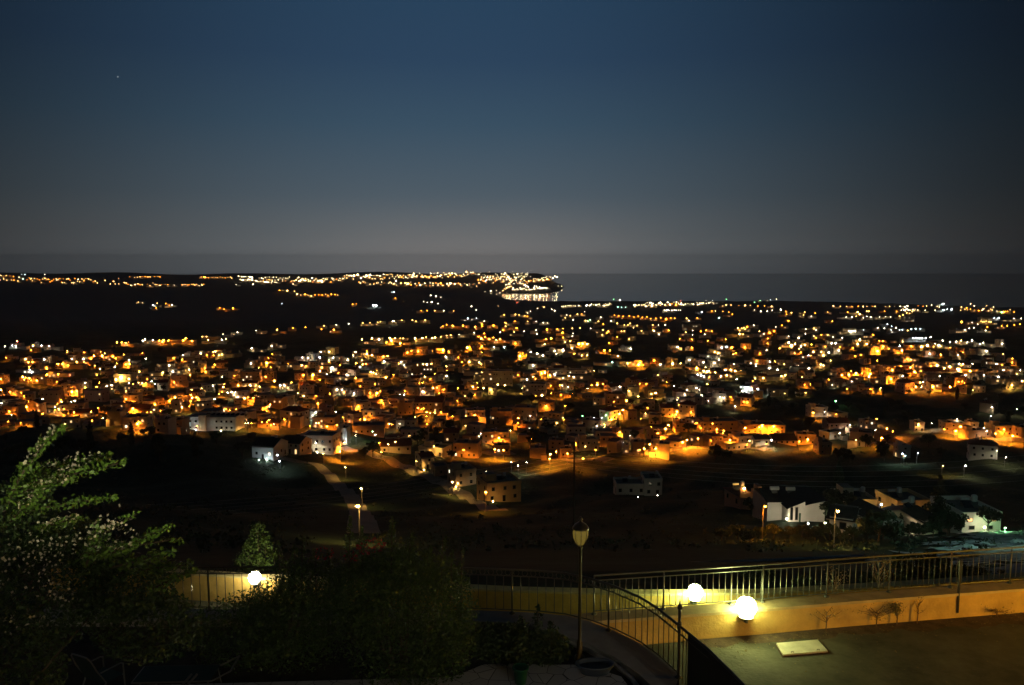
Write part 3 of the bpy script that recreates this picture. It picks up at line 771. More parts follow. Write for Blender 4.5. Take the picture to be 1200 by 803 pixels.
# ------------------------------------------------------------------ town lamps, tile by tile (tile origin; then class and 1/6 pixel coordinates; * = strong)
CAT = {
 (0, 315): """o 5,48 45,48 70,50 95,55 25,70 48,82 80,80 98,80 125,86 0,78; y 135,60; b 152,42 175,42 162,72; w 315,42
 o 190,78 205,65 215,75 228,85 240,68 262,72 278,78 290,97 300,72 315,68 325,80 340,75 352,92 365,85 378,76 395,70 408,75 420,68 432,95 445,72 455,97 468,74 480,70 492,80 505,100 520,98 527,68 545,88 560,92 575,72 590,85 605,70 622,72 640,78 655,92 670,88 685,100
 y 220,70 330,72 400,80 440,98 515,102 550,75 590,78; o 740,84 775,106 795,90 810,108 836,107 836,67 875,98 885,105 900,110 925,118 950,112 970,105 985,115 1000,112 1035,108 1055,118 1075,100 1090,112 1105,110 1120,118 1135,112 1160,110 1180,112
 y 800,88 890,100 920,116 1100,112 1125,118; o 912,58 945,62 965,60 985,56 1000,58 1020,55 1040,58 1055,58 1085,56 1110,55 1125,58
 o 972,234; y 1000,240; b* 1077,258; o 1105,243 1098,275 1165,245 1190,258; r 120,510; w 35,547 345,545 1005,508 1020,498; b 85,540 110,545 292,540; y 232,542; o 822,517 855,520 885,522 905,520 1120,505 1142,515 1150,502 1185,505; w 1075,503""",
 (200, 315): """R o 210 57 440 62 14 4; R y 470 52 575 60 9 2; R y 480 75 750 100 22 8; R y 620 68 1200 76 44 14; R o 640 75 1200 85 26 14; R o 75 110 240 112 10 6; R y 80 112 235 115 6 5; w 25,115 460,112; y 580,110 860,108
 o* 765,152 820,155 890,180 945,180 990,192; o 790,150 870,158 915,185 965,185 1015,183 1040,182 1065,185 1090,180 1105,188 1130,180 1155,182 1175,185; b 782,245; o* 438,278; o 345,275 375,285; w 10,255
 o 105,490 90,505 150,508; y 222,478 252,478 265,500; w 368,460 360,500 470,447; y 388,493; w 600,435; o* 748,430 1148,430; o 860,418 948,412 1060,425; y 1078,402; w 1165,395 210,592; y 300,585 315,585; w 570,560 708,545 1055,585; y 1115,585""",
 (400, 315): """R o 0 60 950 38 64 18; R y 0 62 950 40 58 18; R o 110 100 960 115 34 12; R y 110 98 960 112 26 12; R o 960 75 1200 70 26 26; R y 960 50 1200 60 34 28; R w 960 80 1200 60 14 26; w* 385,85 600,55 505,48; w 625,100 680,105 980,25 1040,20; w* 1050,155; y 1090,155 1010,160; w 1115,170; R o 1130 152 1200 118 9 5; R y 1150 120 1200 90 9 10
 b 355,165 370,165; o 380,207; b* 225,258 245,258; o 80,250 105,245; w 630,188 665,195 700,200 580,230 605,238 635,235 680,245; o 562,295 603,295; y 658,295; w 720,295; y 790,297; w 948,290 915,265; b 890,350 950,348; o 1103,262; y 1145,325; w 1005,368
 w 53,387; y 150,382 202,380 255,378 275,372; w* 365,370; y 425,362 500,362 525,370 590,362; o 712,405 740,395; o* 785,402 855,400 940,410 1070,400; o 990,405; y 1160,385 1155,405; y 145,498 215,490; w 265,498; y* 340,488 518,490 660,485; y 378,490 415,490 435,490 570,488 597,482 640,488 700,478 740,470 770,468; w 828,463 935,450; o* 352,505 413,525; o 318,518
 o 1005,455; o* 985,490; o 1012,480 1040,495 1068,485 1115,495; y 1090,500; w 1118,447; o 465,590 540,580; o* 715,573 887,555; o 988,548; w 1073,552; b 1145,552""",
 (600, 315): """w* 65,75 30,60 95,120; w 160,120 130,55 110,30 135,15; R y 0 40 110 60 22 26; R w 0 90 120 110 16 20; R o 0 70 120 100 16 26; R y 150 75 330 55 20 8; R o 130 90 280 75 12 6; R y 0 150 250 135 20 5; R w 0 140 230 130 10 8; y 325,120 350,125 385,125; b 245,140; r 25,225 35,240
 R y 340 270 480 255 10 5; w* 525,258 555,250; w 545,260; R y 570 255 700 250 14 8; g 715,215; w* 758,222; c 745,270 770,272 800,270; R y 850 250 1200 242 30 12; R w 850 250 1200 242 14 10; R o 850 262 1200 245 12 8; w* 985,250 1000,245; w 940,265; r 1185,225; R w 1065 292 1200 292 12 3
 y 180,280; o 225,270; w 280,285 300,295 130,300 110,310; y 25,322 50,325 90,330; o 108,335 20,370; y 110,370; w 170,370 220,380 250,382 385,325; y 410,330 375,345 390,318 460,320; o 490,318; y 510,300; w 430,360; y 517,365; g 550,360; w 625,342; y 608,370; o 642,390
 R o 700 330 1160 355 14 6; y 740,385 790,395 830,385 855,415 880,400 910,437 770,440 790,438 815,395; w 1000,438 1033,462 1078,395 1030,395; y 990,395; o 318,425 358,420; o* 355,450; o 360,485 245,430; w 170,432 175,460; y 425,420 480,418; w 553,420 430,455 425,475; y 640,430 678,440 635,465; o 240,495 275,490 25,525; o* 470,530 497,528; w 85,440; y 15,445 230,530; w* 360,575; w 300,578; y 420,560 530,530; o 650,575 690,575; w 135,585 175,590 835,563 1165,552""",
 (800, 315): """R y 0 252 250 240 22 9; R w 0 250 250 235 9 10; w 210,225 165,225; o 283,262 307,255 340,255 395,260 440,258 475,258 528,262 575,262 625,265; g 307,215 505,235 545,225; b 618,218; y 660,215; w 505,290 550,300 595,300 630,292; y* 690,288; o 725,300 730,320; y 765,310 850,325 858,305; w 905,335; o 932,312; y 1020,305; o 1060,262 1108,265 1152,265 1190,265 1160,305; w 1150,340 1190,340
 o 205,298 230,298 283,300 325,305 350,320; b 135,305; o 103,345; y 28,350; c 257,345; y* 388,418 400,460; y 400,435 415,420 430,415 440,425 425,462; w 500,398 655,410; o 698,398; y 540,440; w 570,458; o* 612,452; y 22,448; w 70,435 70,465 155,462; o 128,440 205,440; w 745,475 815,487 865,425 863,458 937,432 922,475; y 1020,465; w 1058,480 1122,485; o 975,465; y* 745,520 765,540; y 790,530; w 832,545; y 860,535; w 1048,525 1075,525 1097,575; R w 1165 438 1200 438 4 3; w 275,555; b* 308,550; o 345,555 437,553 683,560 67,555; y 225,585 250,595 920,585; w 975,580 1028,590""",
 (1000, 315): """o 35,265 70,265 95,265 133,265 153,265 225,265 255,265 262,258 288,265; y 330,265; y* 365,268 380,260; o 455,262 485,258 490,265 515,262; y 550,255 590,265 605,268; b* 632,248 690,285; b 660,285 635,290; o 760,270 797,275 825,248; y 850,262 890,290; o 935,262 965,285; w 1010,300; o 1020,295 1070,300 1130,305; y 985,270; R y 330 285 460 288 12 8; R o 740 280 1140 300 16 12
 y* 30,305 45,320; y 20,335 95,300 110,300; w 70,345 95,335 122,340 185,340 227,338 263,338; o 220,298 305,300; y 325,335 350,325 505,293 575,292 375,310 395,315 415,300 430,295; o* 762,375; w 835,378 875,390; R y 895 372 970 372 7 3; b 990,348 1025,345 1015,350; o 1043,402 1083,402 1132,395 1172,390; w 785,430 815,420 848,415 930,435; o 942,410; w 1130,350 1180,350; w 172,415 218,420 300,415; b 240,390 270,405 265,430 325,430 345,430 408,425 437,423 472,423; y 383,435; b 420,488 440,488 460,488 480,488 510,488; w 543,482; b 72,430; w* 12,440; o 140,465; y* 15,515 45,500; y 95,530 30,530; o 210,542 170,578; o* 343,570; o 407,545; b 325,542; y* 480,550 520,540; w 575,530 602,538 630,505 680,515 723,512; y 757,505; w 800,518 818,520 833,505 890,530 913,520 1048,527; w 935,578""",
 (0, 405): """y 180,95; o 200,118 230,118; w 285,103 312,97 505,95 587,95; o 410,130 440,130 480,140 540,115 590,115; o* 660,73 718,72; o 640,95 795,77 813,90; w 908,103 1025,92; o 885,133 910,130; w 808,150; y* 703,163; b 210,170 223,188; o 328,160; o* 160,220 260,248; o 180,225 205,230 410,203 330,205 290,210; r 492,208; w 600,265; y* 815,240 850,225 905,235 940,200; y 880,215 980,185; w 905,262; y 975,262 1000,265; w 1065,252 1090,270 750,283 785,280; o 680,290; o* 505,325; o 540,320 600,295; o* 8,312; o 70,325 5,235; w* 525,388; w 500,395; o* 48,432 187,432; o 65,465 190,490; w 385,433 300,378 10,405; y 432,395; o 690,440 1052,365; o* 1082,388 1190,390 1090,415 935,443; o 880,512; o* 965,552; y 725,510; o* 885,375; y 1145,190; w 1190,140; o 520,470 640,465 300,480 1000,480""",
 (200, 405): """w 85,68 212,55; y 305,45 340,70 360,65; o 20,90 80,100 310,135 240,160 245,185; w 565,127; o* 675,122; o 828,130; y 880,143 922,140; w 925,85 965,88; b 1047,85; w 1055,45 1143,85; o 1115,112 1065,155; y 1050,180; w* 1135,158; w 15,183; y 130,170; o 138,207 25,260; o 668,220; w 298,283; o* 372,272 475,280; y 370,292 485,298; y* 560,280; y 625,290 600,280; o* 730,250; w* 770,278 800,280; o* 930,265 935,268 1000,208; o 932,210 850,260; w* 430,330; w 400,332 455,328 472,362; o 340,343 143,348; o* 30,365 110,365 180,365; y 150,368; o* 520,372; o 580,368; w 310,378; o* 690,400 700,415; w 797,387 850,350; y 893,335 935,355; o* 880,430 910,440 895,425; o 1035,408; b* 970,463; w* 1020,470; w 1160,468; o* 1085,525 1060,520 1100,570 1040,545; y 18,522; w 1170,310; y* 80,435; y 527,548 545,545; o 690,525 640,540; o 1130,530 1170,560; o 460,450 800,520""",
 (400, 405): """w 85,70; y* 130,50 180,60; y 100,45 215,68; w 45,102; w* 300,110; o 295,78 325,75 103,125 150,132 173,128; b* 132,150; w* 40,208; o 100,230; y 225,190 245,200 208,188; o* 313,225; w 443,140 420,115; y* 530,135 600,135; y 550,140 575,132 632,130; y 587,220; w 740,215; o 548,262 570,262; o* 645,298; w 735,80; y 900,115; y 940,118 970,120; y* 1020,215 1050,235 1075,240; y 1100,275 990,190 1150,280; y 925,290 1000,300 1050,310; w* 90,338; w 5,310; o 20,330; o* 250,335; o 200,335; c 410,345 440,345; w* 575,325; o 430,378; o 283,388; b 525,385; o* 122,400; o 120,430 460,410; o* 490,430 430,440 600,470; o 660,475 700,470 540,440; o* 938,490; o* 165,520; o 275,515 20,540; b 15,580; g 290,580; w 340,550; o 820,300 720,310""",
 (600, 405): """w 135,45 178,58 218,70; o* 55,75; w 148,140; y 300,150 340,145; y 365,180; w 360,230; o* 208,195 232,190 268,210; y 148,220; w 300,205; y 400,215; w 435,222; w* 105,240; y* 75,300 115,305 210,350; w 350,280 395,290; o 437,60; y 530,68 490,70; c 705,118; y 745,75; y 812,125; o* 833,122 890,135; o 900,120; o 1000,105; w 1043,135; y* 1130,128; y 1185,125; o* 600,275; o 640,270 560,280; w 758,290; o 887,283 945,270; y 822,320 888,358; w 1140,285 1163,380 1183,365; y* 1010,335; y 980,340; o* 805,388; o* 780,453 755,480 700,520; o 650,555; b 577,508 630,508; g 495,495 660,490; w 597,565; o* 45,512; o 205,520 40,545 110,470; y 315,545; o 462,558; w 718,575; o* 1100,560; o* 1160,465; o 980,575 240,425""",
 (800, 405): """w 48,103 147,118 222,122 255,100; b 240,70 262,70; w 360,135 478,125 515,148 612,115 608,160 667,170; o 520,110; y* 150,180 170,185; y 185,180; b 105,205 130,210 150,218; o* 100,160; y 228,190; w 268,217; y 310,210; w 380,237; y 510,232 567,230 695,215 720,210; y* 300,172 370,178; y 340,170; o 173,272; w 30,312 97,300 133,350; w* 15,345; w 262,363 288,367 370,428; b* 408,292 447,300 483,310 530,305; w 813,145 887,160; y 970,135 990,140; w 1097,35 1028,50; y 920,45 975,45 990,70; b 885,70; o* 917,472; w 997,465; o 1078,485; w* 1178,560; o* 1120,208 1170,205; o 430,395 455,400; o* 450,555 560,560 640,560; o 100,545 210,550 60,470""",
 (1000, 405): """o* 170,40; o 210,8; o* 343,35; w 537,58; o 615,65; w 735,70; o 770,50; w 935,40 963,100 1008,130; o 1118,120; w 1175,175 1055,175 838,130; y* 590,140 680,150 740,165; y 640,160 770,130; w 730,165 745,130 608,215 790,208 918,208 1020,222 1068,238 1185,250; y* 1115,280; o 383,95; y 405,100; o* 402,155 335,150 275,172 430,185; o* 60,200 20,195 120,200; w 110,218; w 348,215; o* 265,235; o* 470,260 440,290 560,290 680,290; w 490,258; o 583,265 740,255; o* 820,180; w 975,435 1150,448; b 967,495; w* 110,515; o 165,515; w 730,520; o* 755,570; y* 800,570; w 920,580 938,600; o* 1060,585; w 550,548; y 450,548 440,540 460,552; o* 235,580""",
 (450, 500): """o* 472,130; y 350,140 228,245 80,108 30,125; y* 480,390; y 520,400; o 715,462; w 667,70; o* 808,80; w 1003,252 943,275; o* 1165,225; w 720,315 838,335 895,250; o* 840,165 780,160; o 560,165""",
 (270, 490): """b 345,303; y 652,250 807,345 920,495; o* 800,172 770,235; w 880,122; b* 770,130 795,78; w 1020,118; g 1000,95; b 330,262; o 1060,240; y 270,150; y 895,620; w 600,175""",
 (600, 490): """o* 312,235 270,255 390,250; o* 757,100; o* 1027,108 970,185 930,215 1010,215; b 785,170; o* 1098,48; o* 1080,75; o 500,285; y 515,200""",
 (790, 480): """o* 92,213 168,205 392,215 60,230; o* 300,140; o 350,150 880,225; o* 1008,195 940,210; w* 685,215; o* 700,120 600,125 500,130; y* 493,555; w 1165,165; y 530,220""",
 (1000, 480): """o* 235,135 200,200; b 155,145; o 278,155; y 18,215; b 345,310 455,305; c 365,325; w 1008,290 1075,335; w* 790,395; o* 755,120 720,150 1060,140 1000,170 1120,185; y 632,395; o 640,140""",
 (840, 550): """o 340,262; g 800,390 820,405; y 852,295; b 1158,248; """,
 (1000, 560): """w 825,290; g* 953,305; w 1105,325; """,
}
def parse():
    L = []
    rr = random.Random(3)
    for (ox, oy), txt in CAT.items():
        for seg in txt.replace('\n', ';').split(';'):
            q = seg.split()
            if not q:
                continue
            if q[0] == 'R':
                c = q[1]; x0, y0, x1, y1 = map(float, q[2:6]); n = int(q[6]); j = float(q[7])
                for k in range(n):
                    f = (k + rr.uniform(.2, .8)) / n
                    L.append((ox + (x0 + (x1 - x0) * f) / 6, oy + (y0 + (y1 - y0) * f + rr.uniform(-j, j)) / 6, c, rr.random() < .12))
            else:
                c = q[0][0]; strong = '*' in q[0]
                for t in q[1:]:
                    a, b_ = t.split(',')
                    L.append((ox + float(a) / 6, oy + float(b_) / 6, c, strong))
    # drop near-duplicates from overlapping tiles
    out = []
    for l in sorted(L, key=lambda l: -l[1]):
        md = 2.6 if l[1] > 470 else 1.5
        if l[1] < 350: md = .7
        if all(abs(l[0] - m[0]) > md or abs(l[1] - m[1]) > md for m in out[-160:]):
            out.append(l)
    return out
LAMPS = parse()
LP = []
for (u, v, c, strong) in LAMPS:
    h = 5.0 if v > 400 else (7.0 if v > 345 else 9.0)
    p = G(u, v, h)
    if p is None or p[2] < SEA + .2:
        # on the skyline or over the water's edge: put it at the far crest / shore
        best = None
        for hh in (14, 22, 34, 48):
            p = G(u, v, hh)
            if p is not None and p[2] > SEA + .2:
                best = (p, hh); break
        if best is None:
            continue
        p, h = best
    LP.append((u, v, c, strong, p, h))
LP = [t for t in LP if t[4][1] > 60]
LP.sort(key=lambda t: t[4][1])
N_IND = 298
M_far = M_pole
LAMP_MESH = {}
BEAM_Y = 1350
BEAM = {}
def beam(o, h, c, I, parent=None, r=.3):
    """downward cut-off beam of a street lantern; I: radiant intensity"""
    I = float('%.1g' % I)
    if (c, I) not in BEAM:
        l = bpy.data.lights.new('lantern_beam', 'SPOT')
        l.energy = 4 * math.pi * I; l.color = LC[c]; l.spot_size = math.radians(158); l.spot_blend = .35; l.shadow_soft_size = .16
        BEAM[(c, I)] = l
    b_ = bpy.data.objects.new('lantern_beam', BEAM[(c, I)]); C.objects.link(b_)
    if parent is not None:
        b_.parent = parent; b_.location = (0, 0, h - r * .85 - .2)
    else:
        b_.location = (o[0], o[1] - .3, o[2] + h - r * 1.15 - .2)
    return b_
INT = {'o': 300, 'y': 135, 'w': 55, 'r': 10}
def lamp_spec(c, strong, y):
    r = min(max(.00055 * y, .22), 1.5) * (.75, 1.0, 1.2)[int(y * 7) % 3] * (1.3 if strong else 1.0)
    P = {'o': 200, 'y': 100, 'w': 42}.get(c, 38)       # radiant intensity of the lantern
    if y < BEAM_Y:
        Ls = {'o': 230, 'y': 130}.get(c, 70)
        return r, Ls * (3 if strong else 1)
    Ls = max(.45 * P / (math.pi * r * r), 16)
    if strong: Ls *= 4.0
    return r, Ls
far = MB()
for i, (u, v, c, strong, p, h) in enumerate(LP):
    y = p[1]
    r, Ls = lamp_spec(c, strong, y)
    lm = lampmat(c, Ls)
    if y > 2500:
        r *= rnd.choice((.6, .8, 1.0)) * (1.25 if y > 3800 else 1); c = {'o': rnd.choice('oAA'), 'y': 'B'}.get(c, c)
        lm = lampmat(c, {.0: 1}.get(c, Ls * rnd.choice((.7, 1.2, 2.0))))
    if i < N_IND:
        # pole, short arm and a lantern head; sizes in a few steps so that copies share a mesh
        rk = round(r, 2) if r < .6 else round(r, 1)
        key = (c, lm.name, rk, h)
        if key not in LAMP_MESH:
            s = MB()
            s.tube([(0, .9, -1.0), (0, .9, h - .6), (0, .6, h + .15), (0, .1, h + .25)], [.09, .07, .06, .05], M_pole, 5)
            s.lathe([(rk * .45, rk * .9), (rk * .9, rk * .62), (rk * .5, rk * .78)], M_pole, 6, (0, 0, h))
            s.octa((0, 0, h), rk, lm, rk * .8)
            LAMP_MESH[key] = s.mesh('street_lamp')
        o = bpy.data.objects.new('street_lamp', LAMP_MESH[key]); C.objects.link(o)
        o.location = tuple(p)
        tag(o, cat='street lamp', group='street lamps of the town')
        reg(o, LN[c] + ' street lamp', u, v)
        if y < BEAM_Y: beam(None, h, c, INT.get(c, 45) * ((1.2 if y < 330 else 3.5) if strong else rnd.choice((.7, 1, 1.4))) * (.6 if y < 200 else 1), o, r)
    else:
        far.octa((p[0], p[1], p[2] + h), r, lm, r * 1.1)
        if y < BEAM_Y: beam(p, h, c, INT.get(c, 45) * (4 if strong else 1), None, r)
        far.box(p[0] - .12, p[1] - .12 + r, p[2] - 1, p[0] + .12, p[1] + .12 + r, p[2] + h, M_pole)
# the dense quarter: more lamps and houses than can be told apart
rx = random.Random(31)
BANDS = [((0, 560), (409, 500), 150), ((430, 900), (425, 528), 110), ((880, 1200), (395, 462), 70), ((560, 1000), (375, 420), 50), ((0, 330), (470, 498), 25)]
EXTRA = []
for (ua, ub), (va, vb), n in BANDS:
    for k in range(n):
        u, v = rx.uniform(ua, ub), rx.uniform(va, vb)
        p = G(u, v, 3.6)
        if p is None or p[1] < 380: continue
        c = rx.choices('oyw', [7, 2, 1])[0]
        rr_ = max(.14, .00032 * p[1])
        far.octa((p[0], p[1], p[2] + 3.6), rr_, lampmat(c, {'o': 190, 'y': 110, 'w': 60}[c]), rr_)
        beam(p, 3.6, c, INT[c] * .6 * rx.choice((.6, 1, 1.6)), None, rr_)
        far.box(p[0] - .08, p[1] + rr_, p[2] - 1, p[0] + .08, p[1] + rr_ + .16, p[2] + 3.6, M_pole)
        EXTRA.append(p)
tag(far.obj('distant_town_lights'), kind='stuff')

# low garden and porch lights that wash the white walls
GLOW = [(916, 611, .9, 'w', 50, 3.2), (932, 613, .9, 'w', 80, 7.5), (952, 613, .9, 'w', 90, 7), (1002, 610, 1.6, 'y', 150, 3.6), (1021, 609, 1.6, 'y', 150, 3.6), (1058, 611, 1.6, 'y', 130, 3.6), (1080, 611, 1.6, 'y', 60, 3.6),
        (1043, 625, .9, 'w', 50, 3.5), (1075, 625, .9, 'w', 36, 3.5), (1003, 624, .9, 'w', 14, 3.5), (222, 505, .8, 'b', 60, 3), (232, 505, .8, 'b', 40, 3), (262, 505, .8, 'w', 45, 4), (316, 538, .8, 'b', 60, 4), (307, 538, .8, 'b', 30, 4),
        (360, 531, .8, 'b', 30, 4), (374, 531, .8, 'w', 30, 4), (388, 531, .8, 'o', 60, 4), (498, 551, .8, 'y', 45, 3), (535, 570, .8, 'y', 90, 3), (578, 589, .8, 'y', 50, 3), (745, 582, .5, 'w', 3, 5), (768, 582, .5, 'w', 4, 4), (1140, 623, .9, 'w', 34, 3.5), (1163, 623, .9, 'g', 60, 3.5), (1290, 643, 7.0, 'c', 900, 0)]  # tall last lamp is added out of view to light the gravel lot
for (u, v, h, c, P, front) in GLOW:
    p = G(u, v); p = p + np.array([0, -front, 0]); p[2] = float(hgt(p[0], p[1]))
    s = MB(); s.tube([(0, 0, -.5), (0, 0, h - .1)], .04, M_pole, 6); s.octa((0, 0, h), .13, lampmat(c, P / (math.pi * .13 ** 2)))
    s.lathe([(.10, h + .13), (.14, h + .10), (.02, h + .20)], M_pole, 8)
    o = s.obj('garden_or_fill_light', None, p)
    tag(o, cat='garden light', group='low lights washing the pale walls')
    reg(o, '%s garden/fill light' % LN[c], u, v)
# ------------------------------------------------------------------ houses standing behind the lamps
def blocked(u0, u1, v0, v1, y):
    """would hide a lamp standing behind"""
    for (u, v, c, st, p, h) in LP:
        if p[1] > y - 1 and u0 - .5 < u < u1 + .5 and v0 - .5 < v < v1 + .5:
            return True
    return False
nh = 0
cand = [l for l in LP if 402 < l[1] < 535 and l[2] in 'oyw']
rh = random.Random(11)
rh.shuffle(cand)
WN = ['cream', 'white', 'ochre', 'tan', 'rose']
USED = []
for pas in range(3):
    for (u, v, c, strong, p, h) in cand:
        if nh >= 212:
            break
        k = p[1] / F
        W = rh.uniform(8, 15); H = rh.choice([3.6, 6.3, 6.6, 6.9, 9.4]); D = rh.uniform(7, 10)
        x = p[0] + rh.uniform(-6, 6) + (pas * rh.choice((-14, 14))); y = p[1] + rh.uniform(3.0, 6) + (pas * rh.uniform(0, 8))
        z = float(hgt(x, y))
        uc, vb = proj((x, y, z)); _, vt = proj((x, y, z + H))
        hw = W / 2 / k
        if any(abs(uc - a) < hw + b_ and vt < d and vb > e and abs(y - yy) < 30 for a, b_, e, d, yy in USED):
            continue
        if any(a - hw < uc < b_ + hw and vt < d and vb > e - 1 for a, b_, e, d, yy in HOUSE_RECTS if yy > y - 25):
            continue
        if blocked(uc - hw, uc + hw, vt, vb - 1, y):
            continue
        if 345 < uc < 420 and vb > 515:
            continue
        wl = rh.choices(range(5), [4, 3, 3, 2, 1])[0]
        rf = rh.choices(['flat', 'hip', 'gable'], [6, 2, 2])[0]
        st = 1 if H < 4 else (2 if H < 8 else 3)
        o = house((x, y + D / 2, z), W, D, H, rh.uniform(-.65, .65), M_wall[wl], st, rf, .05, False, gear=(y < 900), seed=nh)
        USED.append((uc, hw, vt, vb, y))
        reg(o, '%s %s %s house' % (WN[wl], ['low', 'two storey', 'tall'][st - 1], {'flat': 'flat', 'hip': 'hipped', 'gable': 'gabled'}[rf]), uc, (vt + vb) / 2)
        nh += 1
for o, noun, u, v in REG:
    if o.name.startswith('house'):
        tag(o, cat='house', group='houses of the town')
for l in LP[:40]:
    if l[4][1] < 120: print('NEARLAMP', l)
print('lamps', len(LP), 'auto houses', nh)

# low far buildings along both shores and on the headland: hundreds of them, one mass
fb = MB(); rf_ = random.Random(5)
for (u, v, c, strong, p, h) in LP[N_IND:]:
    if rf_.random() < (.75 if p[1] < 2500 else .3):
        W = rf_.uniform(10, 26); H = rf_.choice([6, 7, 9, 12, 15]) if v < 372 else rf_.choice([4, 6, 7]); H = min(H, h * .85)
        x = p[0] + rf_.uniform(-10, 10); y = p[1] + rf_.uniform(8, 14)
        z = float(hgt(x, y))
        if z < SEA:
            continue
        m = M_wall[rf_.choice((0, 0, 1, 2, 3))]
        fb.box(x - W / 2, y, z - 3, x + W / 2, y + 10, z + H, m, top=M_roof)
        for q in range(int(W / 4)):
            if rf_.random() < .18:
                xx = x - W / 2 + 1 + q * 4; zz = z + rf_.choice([1, 4, 7]) if H > 9 else z + 1.2
                fb.box(xx, y - .1, zz, xx + 2, y, zz + 1.6, M_lit if c != 'b' else M_litw)
for p in EXTRA:
    for q in range(2):
        W = rf_.uniform(5, 11); H = rf_.choice((3.2, 3.6, 6.2, 6.6)); D = rf_.uniform(5, 9)
        x = p[0] + rf_.uniform(-11, 11); y = p[1] + rf_.uniform(3, 12) + D / 2; z = float(hgt(x, y))
        uc, vb = proj((x, y - D / 2, z)); _, vt = proj((x, y, z + H)); hw = W / 2 / (y / F)
        if blocked(uc - hw, uc + hw, vt, vb - 1, y): continue
        if any(a - hw < uc < b_ + hw and vt < d and vb > e - 1 for a, b_, e, d, yy in HOUSE_RECTS if yy > y - 25): continue
        T = Matrix.Translation((x, y, z)) @ Matrix.Rotation(rf_.uniform(-.7, .7), 4, 'Z')
        fb.box(-W / 2, -D / 2, -3, W / 2, D / 2, H, M_wall[rf_.choice((0, 0, 1, 2, 3, 4))], top=rf_.choice((M_roof, M_roof, M_tile)), T=T)
        for k in range(int(W / 3)):
            for st in range(1 if H < 4 else 2):
                if rf_.random() < .6:
                    xx = -W / 2 + 1 + k * 3 + rf_.uniform(0, .6)
                    fb.box(xx, -D / 2 - .04, .9 + st * 3, xx + .9, -D / 2 + .05, 2.0 + st * 3, M_glass if rf_.random() < .88 else M_lit, T=T)
tag(fb.obj('distant_buildings'), kind='stuff')

# ------------------------------------------------------------------ trees of the town and the slope
def tree_mesh(kind, seed):
    rs = np.random.RandomState(seed); rr = random.Random(seed)
    tr = MB()
    H = {'round': 6.5, 'tall': 10.0, 'broad': 5.5}[kind]
    tr.tube([(0, 0, -1.5), (.1, 0, H * .25), (-.05, .1, H * .45), (0, 0, H * .75)], [.22, .17, .13, .04], M_bark, 6)
    cl = []
    if kind == 'tall':
        for k in range(16):
            f = (k + .5) / 16
            z = H * (.12 + .86 * f); R = 1.15 * math.sin(math.pi * min(1, f * .75 + .25)) + .12
            cl.append((rr.uniform(-.2, .2), rr.uniform(-.2, .2), z, R))
    else:
        n = 13 if kind == 'round' else 18
        RX = 2.3 if kind == 'round' else 3.4
        for k in range(n):
            a = rr.uniform(0, 6.28); q = math.sqrt(rr.random()) * RX
            z = H * .62 + rr.uniform(-.2, .34) * H * (1 - .5 * q / RX)
            cl.append((q * math.cos(a), q * math.sin(a), z, rr.uniform(.7, 1.25)))
    for (x, y, z, R) in cl[::3]:
        tr.tube([(0, 0, H * .32), (x * .5, y * .5, (z + H * .3) / 2), (x, y, z)], [.1, .07, .03], M_bark, 5)
    P = []
    for (x, y, z, R) in cl:
        n = int(95 * R)
        d = rs.normal(size=(n, 3)); d /= np.linalg.norm(d, axis=1)[:, None]
        P.append(np.array([x, y, z]) + d * (R * rs.rand(n, 1) ** .45) * np.array([1, 1, .8]))
    P = np.concatenate(P)
    cr = MB(); cr.quads(leaves(P, .55, .6, .5, rs=rs), M_tree[seed % 3])
    return tr, cr
TP = []
for i, (kind, sd) in enumerate((('round', 1), ('round', 2), ('round', 3), ('tall', 4), ('tall', 5), ('broad', 6), ('broad', 7))):
    tr, cr = tree_mesh(kind, sd)
    k0 = len(tr.v)
    one = MB(); one.v = tr.v + cr.v; one.f = tr.f + [tuple(a + k0 for a in f) for f in cr.f]
    one.mats = tr.mats + cr.mats; one.m = tr.m + [len(tr.mats) + a for a in cr.m]
    TP.append((kind, tr.mesh('trunk'), cr.mesh('crown'), one.mesh('tree')))
TN = {'round': 'round crowned tree', 'tall': 'slender cypress', 'broad': 'broad low tree'}
def put_tree(x, y, k, sc, label=None):
    kind, mt, mc, mo = TP[k]
    nm = 'cypress_tree' if kind == 'tall' else 'broadleaf_tree'
    z = float(hgt(x, y))
    if y < 300:
        o = empty(nm, (x, y, z), rnd.uniform(0, 6.28))
        for n_, me in (('trunk', mt), ('crown', mc)):
            c = bpy.data.objects.new(n_, me); C.objects.link(c); c.parent = o
    else:
        o = bpy.data.objects.new(nm, mo); C.objects.link(o); o.location = (x, y, z); o.rotation_euler[2] = rnd.uniform(0, 6.28)
    o.scale = (sc, sc, sc * rnd.uniform(.85, 1.15))
    tag(o, label, 'tree', 'trees about the town')
    if not label:
        reg(o, 'dark ' + TN[kind], *proj((x, y, z + 3)))
    return o
rt = random.Random(21); nt_ = 0; tries = 0
while nt_ < 292 and tries < 12000:
    tries += 1
    v = 408 + (rt.random() ** 1.1) * 135 if rt.random() < .88 else rt.uniform(600, 640)
    u = rt.uniform(-20, 1220) if v < 560 else rt.uniform(890, 1130)
    p = G(u, v)
    if p is None:
        continue
    k = rt.choices(range(7), [3, 3, 3, .6, .6, 3, 3])[0]
    sc = rt.uniform(.75, 1.3)
    H = (10 if TP[k][0] == 'tall' else 7.5) * sc; R = (1.2 if TP[k][0] == 'tall' else 3.2) * sc
    kk = p[1] / F
    if blocked(u - R / kk, u + R / kk, v - H / kk, v, p[1] - 2):
        continue
    if any(a - 2 < u < b_ + 2 and e < v - 1 and v < d + 14 * 400 / p[1] for a, b_, e, d, yy in HOUSE_RECTS):
        continue
    put_tree(p[0], p[1], k, sc); nt_ += 1
print('trees', nt_)
